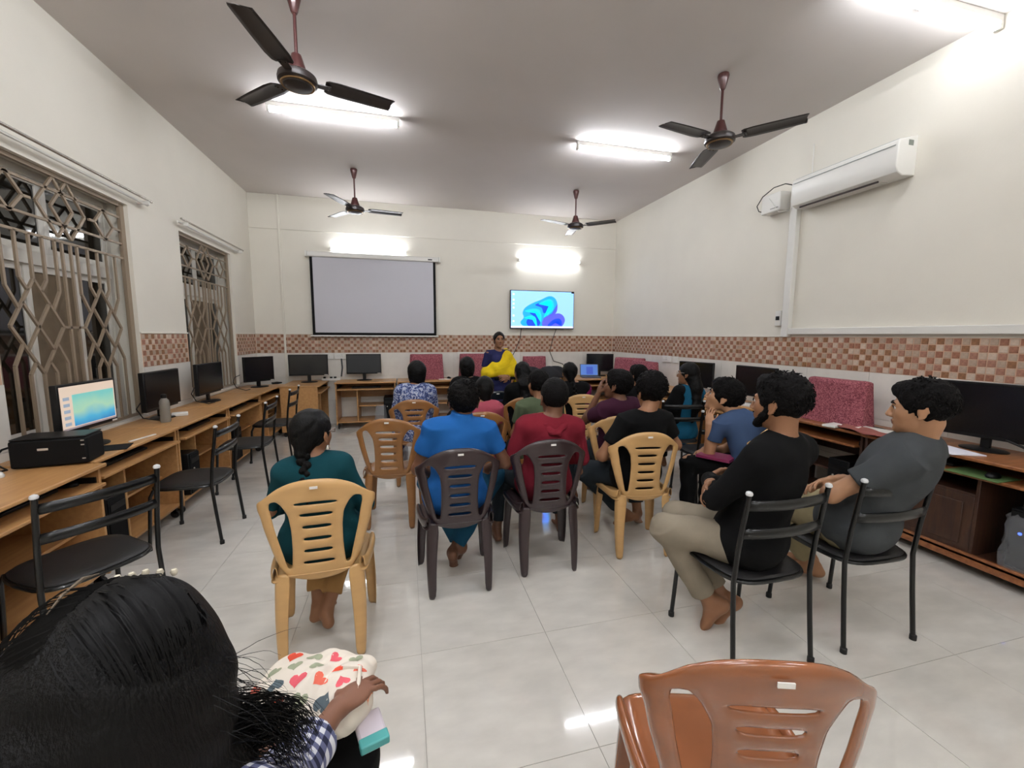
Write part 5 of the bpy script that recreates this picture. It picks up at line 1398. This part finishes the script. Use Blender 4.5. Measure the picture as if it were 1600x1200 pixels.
person('woman in a blue and white printed dress with black head covering', (.085, 4.32), 0, .0075, 1.0, fem=True, skin=skinM, shirt=c_blueprint, sleeve=1.6, trous=c_navy, hair='scarf', kurta=True, bulk=1.18, head_rot=-6, W=dict(head=(.115, 4.32, 1.115), neck=(.09, 4.25, .985)), hair_seed=15)
person('person with a smooth black head covering in front of the red cover', (.71, 4.90), 0, .009, .97, fem=True, skin=skinM, shirt=c_black, sleeve=1.6, trous=c_black, hair='scarf', W=dict(head=(.70, 4.88, 1.125)), hair_seed=16)
# standing woman in a navy sari with a yellow shawl
def standing():
    X0, Y0, rot = 1.235, 5.6, 197
    t = thing('person', 'woman standing in a navy sari with a bright yellow drape, facing the class', 'person', (X0, Y0, 0), R(rot))
    s = .93; J = {}
    hipz = .88
    hc = V(0, .03, 1.435); RH = (Rz(R(-18))@Rx(R(4))).T
    neck = V(0, 0, 1.30); pel = V(0, -.01, .93); chest = V(0, .0, 1.14)
    # local +x is her right = our left
    shR, shL = V(.155, 0, 1.245), V(-.155, 0, 1.245)
    elR, wrR = V(.22, -.02, 1.0), V(.05, .17, .955); elL, wrL = V(-.23, .02, 1.01), V(-.06, .17, .93)
    def tor(i): return [('u', .05, [el(pel, V(.155, .115, .13)+i), el(V(0, 0, 1.03), V(.125, .095, .14)+i), el(chest, V(.135, .10, .15)+i), rc(shL*.9+neck*.1, shR*.9+neck*.1, .045+i, .045+i), el((.06, .085, 1.15), V(.055, .04, .055)+i), el((-.06, .085, 1.15), V(.055, .04, .055)+i)])]
    b = tor(0)+[('u', .02, [rc(neck-V(0, 0, .03), hc+V(0, -.03, -.06), .05, .045)]), ('u', .03, [rc(shR, elR, .042, .034), rc(elR, wrR, .033, .022), rc(shL, elL, .042, .034), rc(elL, wrL, .033, .022)]),
              ('u', .05, [rc((.08, 0, .88), (.09, .01, .48), .08, .05), rc((.09, .01, .48), (.09, 0, .08), .05, .032), rc((-.08, 0, .88), (-.09, .01, .48), .08, .05), rc((-.09, .01, .48), (-.09, 0, .08), .05, .032)])]
    b += hand_prims(wrR, (-.9, .3, -.1), (.1, .8, .4), .9, 1, .6)+hand_prims(wrL, (.9, .2, 0), (0, .8, .4), .9, -1, .6)
    b += foot_prims(V(.09, 0, .08), (.1, 1, 0), .9)+foot_prims(V(-.09, 0, .08), (-.1, 1, 0), .9)
    b += head_layers(hc, RH, .93, True)
    lipc = hc+RH.T@(V(0, .095, -.0635)*.93)
    def reg(c):
        q = (c-lipc)@RH.T; return ((np.abs(q[:, 0])/.021)**2+(np.abs(q[:, 2])/.012)**2+(np.maximum(-q[:, 1], 0)/.014)**2 < 1)
    put('body', sdf_mesh('body', b, .0065, [skinM, M_lip], region=reg), t)
    face_parts(t, hc, RH, .93)
    f = lambda x, y, z: hc+RH.T@(V(x, y, z)*.93)
    put('hair', sdf_mesh('hair', [('u', .02, [el(f(0, -.018, .030), V(.085, .103, .094)*.93, RH), el(f(0, -.11, -.03), V(.05, .035, .05), RH)]), ('s', .012, [el(f(0, .105, -.025), V(.080, .085, .098)*.93, RH)]), ('s', .006, [el(f(.095, .02, -.055), V(.03, .04, .05), RH), el(f(-.095, .02, -.055), V(.03, .04, .05), RH)])], .006, M_hair, .002, 40, 1), t)
    bl = tor(.010)+[('u', .03, [cc(shR, shR*.3+elR*.7, .052, .046), cc(shL, shL*.3+elL*.7, .052, .046)]), ('i', 0, [('hs', V(0, 0, .98), V(0, 0, -1), 0, 0, None)]), ('s', .008, [rc((0, .03, 1.34), (0, .06, 1.5), .065, .08)])]
    put('blouse', sdf_mesh('blouse', bl, .007, c_navy, .003, 20, 1), t)
    sk = [('u', .06, [el((0, 0, .93), (.175, .135, .13)), cc((0, 0, .95), (0, 0, .06), .165, .24, ((0, 1, 0), .78))]), ]
    put('sari_skirt', sdf_mesh('sari', sk, .009, c_navy, .018, 16, 2), t)
    # yellow drape: from her left shoulder (our right) across to her right elbow, hanging below both forearms
    yl = [('u', .03, [rc((-.11, .05, 1.245), (.20, .10, 1.03), .050, .060, ((0, 1, 0), .8)), rc((-.13, .03, 1.235), (-.20, .07, 1.03), .052, .06), rc((-.12, .07, 1.18), (.10, .13, 1.05), .08, .07, ((0, 1, 0), .7)), rc((-.15, .09, 1.10), (.02, .14, 1.0), .07, .06, ((0, 1, 0), .7)), rc((.22, .06, 1.02), (.25, .08, .86), .060, .05),
                      rc((.24, .10, 1.0), (-.28, .13, .975), .058, .045), rc((-.10, .09, 1.2), (.05, .14, 1.03), .075, .065, ((0, 1, 0), .75)), rc((-.17, .09, 1.12), (-.10, .14, 1.0), .07, .06, ((0, 1, 0), .7)),
                      rc((-.15, -.05, 1.27), (-.17, -.10, 1.0), .05, .06), rc((-.24, .08, .98), (-.36, .12, .98), .035, .022), rc((-.26, .06, .95), (-.24, .06, .70), .02, .035)]),
          ('s', .01, [rc((-.0, .03, 1.36), (-.0, .06, 1.5), .07, .09)])]
    put('yellow_drape', sdf_mesh('drape', yl, .0065, c_yel, .004, 30, 4), t)
    dk_ = [('u', .02, [rc((.12, .15, .925), (-.30, .15, .915), .018, .018)])]
    put('drape_border', sdf_mesh('border', dk_, .006, c_black, .004, 30, 1), t)
standing()

# ------------------------------------------------------------ girl in the foreground with loose long hair
def front_girl():
    X0, Y0, rot = -.38, .60, -14
    def ex(t, J, f, RH, hs_, Mi, org, ax, chest):
        tx, ty, tz = ax
        # hair mass
        Hm = [('u', .05, [el(f(0, -.02, .030), V(.097, .115, .104)*hs_, RH), rc(f(0, -.05, -.02), f(0, -.10, -.20), .115, .135), rc(f(0, -.10, -.20), f(.0, -.13, -.42), .135, .11), rc(f(.05, -.02, -.04), f(.085, -.01, -.18), .06, .05), rc(f(-.06, -.02, -.04), f(-.10, -.02, -.25), .06, .07)]),
              ('s', .012, [el(f(0, .12, -.03), V(.066, .07, .11)*hs_, RH)])]
        put('hair', sdf_mesh('hair', Hm, .006, M_hair, .006, 30, 2), t)
        # strands
        r = np.random.default_rng(4); b = MB()
        def strand(P, rad, n=3): b.tube([tuple(p) for p in P], [rad*(1-.75*i/(len(P)-1)) for i in range(len(P))], n, cap=False)
        for i in range(2300):
            a = r.uniform(0, 2*math.pi); e = r.uniform(.05, 1.25)
            if math.cos(a)*math.sin(e) > .42: continue      # leave the face side
            u = V(math.sin(e)*math.sin(a), math.sin(e)*math.cos(a), math.cos(e))
            R0 = V(.100, .119, .107)*hs_
            p = V(0, -.02, .030)*hs_+u*R0
            sgn = 1 if p[0] > -.01 else -1
            P = [p]; wv = r.uniform(0, 6); wa = r.uniform(.003, .010); fly = r.random() < .05
            for k in range(11):
                # slide over the skull, then fall
                q = P[-1]; c0 = V(0, -.02, .030)*hs_
                rel = (q-c0)/R0
                if q[2] > -.02:
                    tan = V(sgn*.75, -.45, -.35-.5*abs(rel[0])); n_ = nrm(rel/R0); tan = tan-n_*(tan@n_); q = q+nrm(tan)*.030
                    rel = (q-c0)/R0; q = c0+rel/np.linalg.norm(rel)*R0*(1.02+.10*fly)
                else:
                    out = nrm(V(q[0], q[1]+.05, 0)+1e-6)
                    q = q+V(0, -.008, -.034)+out*(.004 if k < 7 else -.003)+V(math.sin(wv+k*.9), math.cos(wv+k*.8), 0)*wa*(2 if fly else 1)
                P.append(q)
            strand([hc_(f, x, hs_) for x in P], .0017 if not fly else .0008)
        # loose wisps on the right side
        for i in range(55):
            p = V(.09+.02*r.random(), -.05+.08*r.random(), .02-.14*r.random())
            P = [p]; d = nrm(V(.9+.4*r.normal()*.5, .3*r.normal()+.25, -.25+.5*r.normal())); wv = r.uniform(0, 6)
            L = r.uniform(.006, .014)
            for k in range(9):
                d = nrm(d+V(.0, .02, -.12)+r.normal(size=3)*.12); P.append(P[-1]+d*L)
            strand([hc_(f, x, hs_) for x in P], .0006)
        for i in range(260):      # curling locks falling beside the right shoulder
            p = V(.08+.03*r.random(), -.05+.07*r.random(), -.05-.08*r.random()); P = [p]; wv = r.uniform(0, 6); rr = r.uniform(.004, .009)
            tgt = V(.125+.05*r.random(), .04+.08*r.random(), -.20-.07*r.random())
            for k in range(1, 12):
                s_ = k/11; q = p+(tgt-p)*s_+V(.02*math.sin(3.1*s_), .0, .03*math.sin(3.1*s_))+V(math.sin(wv+k*1.1), math.cos(wv+k*1.2), 0)*rr*s_*1.6; P.append(q)
            strand([hc_(f, x, hs_) for x in P], .0012)
        o = b.build('hair_strands', M_hairs, t); o['kind'] = 'stuff'
        # beaded clip
        for k in range(5):
            q = f(-.030+.017*k, .045+.002*k, .117-.002*abs(k-2))
            MB().lathe([(.0005, .0045), (.003, .004), (.0045, 0), (.003, -.004), (.0005, -.0045)], tuple(q), 10).build('hair_bead', mat('pearl', '#d8cfba', .2, coat=.6), t)
        MB().tube([tuple(f(-.052, .045, .122)), tuple(f(-.046, .015, .136)), tuple(f(-.040, -.02, .139)), tuple(f(-.036, -.045, .134))], [.0008, .0024, .002, .0006], 6).build('hair_parting', mat('parting', '#5f5140', .7), t)
    def hc_(f, x, hs_): return f(*(x/hs_))
    return person('girl with long loose black hair and navy gingham sleeves, foreground left', (X0, Y0), rot, .0048, .93, fem=True, skin=SK('hand', '#7a5340'), shirt=c_ging, sleeve=1.55, trous=c_black, hair='none', neck_open=.05, shirt_noise=.008, sl_r=1.3,
        W=dict(pel=(-.40, .52, .535), neck=(-.36, .54, .945), head=(-.345, .585, 1.075), shR=(-.215, .52, .88), shL=(-.51, .56, .88), elR=(-.225, .735, .71), wrR=(-.160, .875, .70), elL=(-.55, .72, .66), wrL=(-.36, .86, .66),
               knL=(-.38, .98, .50), knR=(-.16, .94, .50), hipR=(-.30, .55, .50), anL=(-.36, .98, .09), anR=(-.16, .95, .09)),
        handspec=dict(R=dict(d=(.6, .75, -.12), up=(.1, .1, .95), curl=.6, side=-1), L=dict(d=(.6, .6, 0), up=(0, 0, 1), curl=.5)), head_rot=6, head_tilt=-6, extra=ex)
front_girl()
MB_ = [('u', .03, [el((-.075, 0, .045), (.075, .095, .05)), el((0, .01, .05), (.07, .10, .052)), el((.08, -.01, .045), (.055, .095, .05)), rc((-.11, .07, .045), (.09, .08, .045), .03, .032)]), ('s', .012, [rc((.035, -.10, .105), (.03, .11, .10), .012, .012)])]
bme = sdf_mesh('handbag', MB_, .005, cloth('cream', '#e2d8ca', .04), .008, 26, 3)
o = bpy.data.objects.new('handbag', bme); COL.objects.link(o); o.location = (-.225, .99, .60); o.rotation_euler = (0, 0, R(-14))
tag(o, 'cream cloth bag printed with coral and grey hearts on a lap', 'bag')
from mathutils.bvhtree import BVHTree
bv = BVHTree.FromPolygons([v.co for v in bme.vertices], [tuple(p.vertices) for p in bme.polygons])
hm = [cloth('heart_%d' % i, c, .2) for i, c in enumerate(['#d9543f', '#e2705c', '#e88a5a', '#5a666c', '#9fa48a', '#d9606a'])]
hr = random.Random(3); spots = []
for i in range(6):
    for j in range(6):
        cx, cy = -.135+.052*i+(.024 if j % 2 else 0), -.105+.043*j
        ang = hr.uniform(-.7, .7)+(math.pi if hr.random() < .3 else 0); sz = hr.uniform(.0165, .0215); P = []
        for k in range(18):
            t_ = 2*math.pi*k/18
            P.append((16*math.sin(t_)**3/17, (13*math.cos(t_)-5*math.cos(2*t_)-2*math.cos(3*t_)-math.cos(4*t_))/17))
        vs = []; ok = True
        for rr in (0, .5, 1):
            for (x, y) in (P if rr else [(0, 0)]):
                X_, Y_ = x*sz*rr, y*sz*rr
                q = Vector((cx+X_*math.cos(ang)-Y_*math.sin(ang), cy+X_*math.sin(ang)+Y_*math.cos(ang), .3))
                h_ = bv.ray_cast(q, Vector((0, 0, -1)))
                if h_[0] is None: ok = False; break
                vs.append(tuple(h_[0]+h_[1]*.0008*(1 if h_[1].z > 0 else -1)))
            if not ok: break
        if not ok: continue
        n_ = 18
        fs = [(0, 1+(k+1) % n_, 1+k) for k in range(n_)]+[(1+k, 1+(k+1) % n_, 1+n_+(k+1) % n_, 1+n_+k) for k in range(n_)]
        MB()._add(vs, fs).build('heart_print', hr.choice(hm), o)
MB().tube([(.05, -.09, .08), (.09, -.11, .10), (.12, -.05, .105), (.10, .02, .10), (.06, .02, .10)], .005, 8).build('handle', cloth('cream', '#e2d8ca', .04), o)
tn = thing('tissue_packet', 'white and teal tissue packet held in the girl\'s hand', 'packet', (-.095, .90, .60), .3)
MB().box((-.03, -.045, 0), (.03, .045, .02)).build('packet_body', mat('packet_white', '#d6ccd4', .4), tn, bevel=.006); MB().box((-.031, -.046, .003), (.031, -.02, .0215)).build('teal_band', mat('packet_teal', '#4fa3a0', .4), tn, bevel=.003)
# water bottle / clear item on the empty brown chair
t = thing('plastic_packet', 'crumpled clear plastic packet on the seat of the empty brown chair', 'packet', (.02, 3.40, .436))
MB().lathe([(.03, 0), (.06, .01), (.065, .06), (.05, .11), (.06, .14), (.02, .19), (.004, .2)], n=14).build('packet_body', M_poly, t)
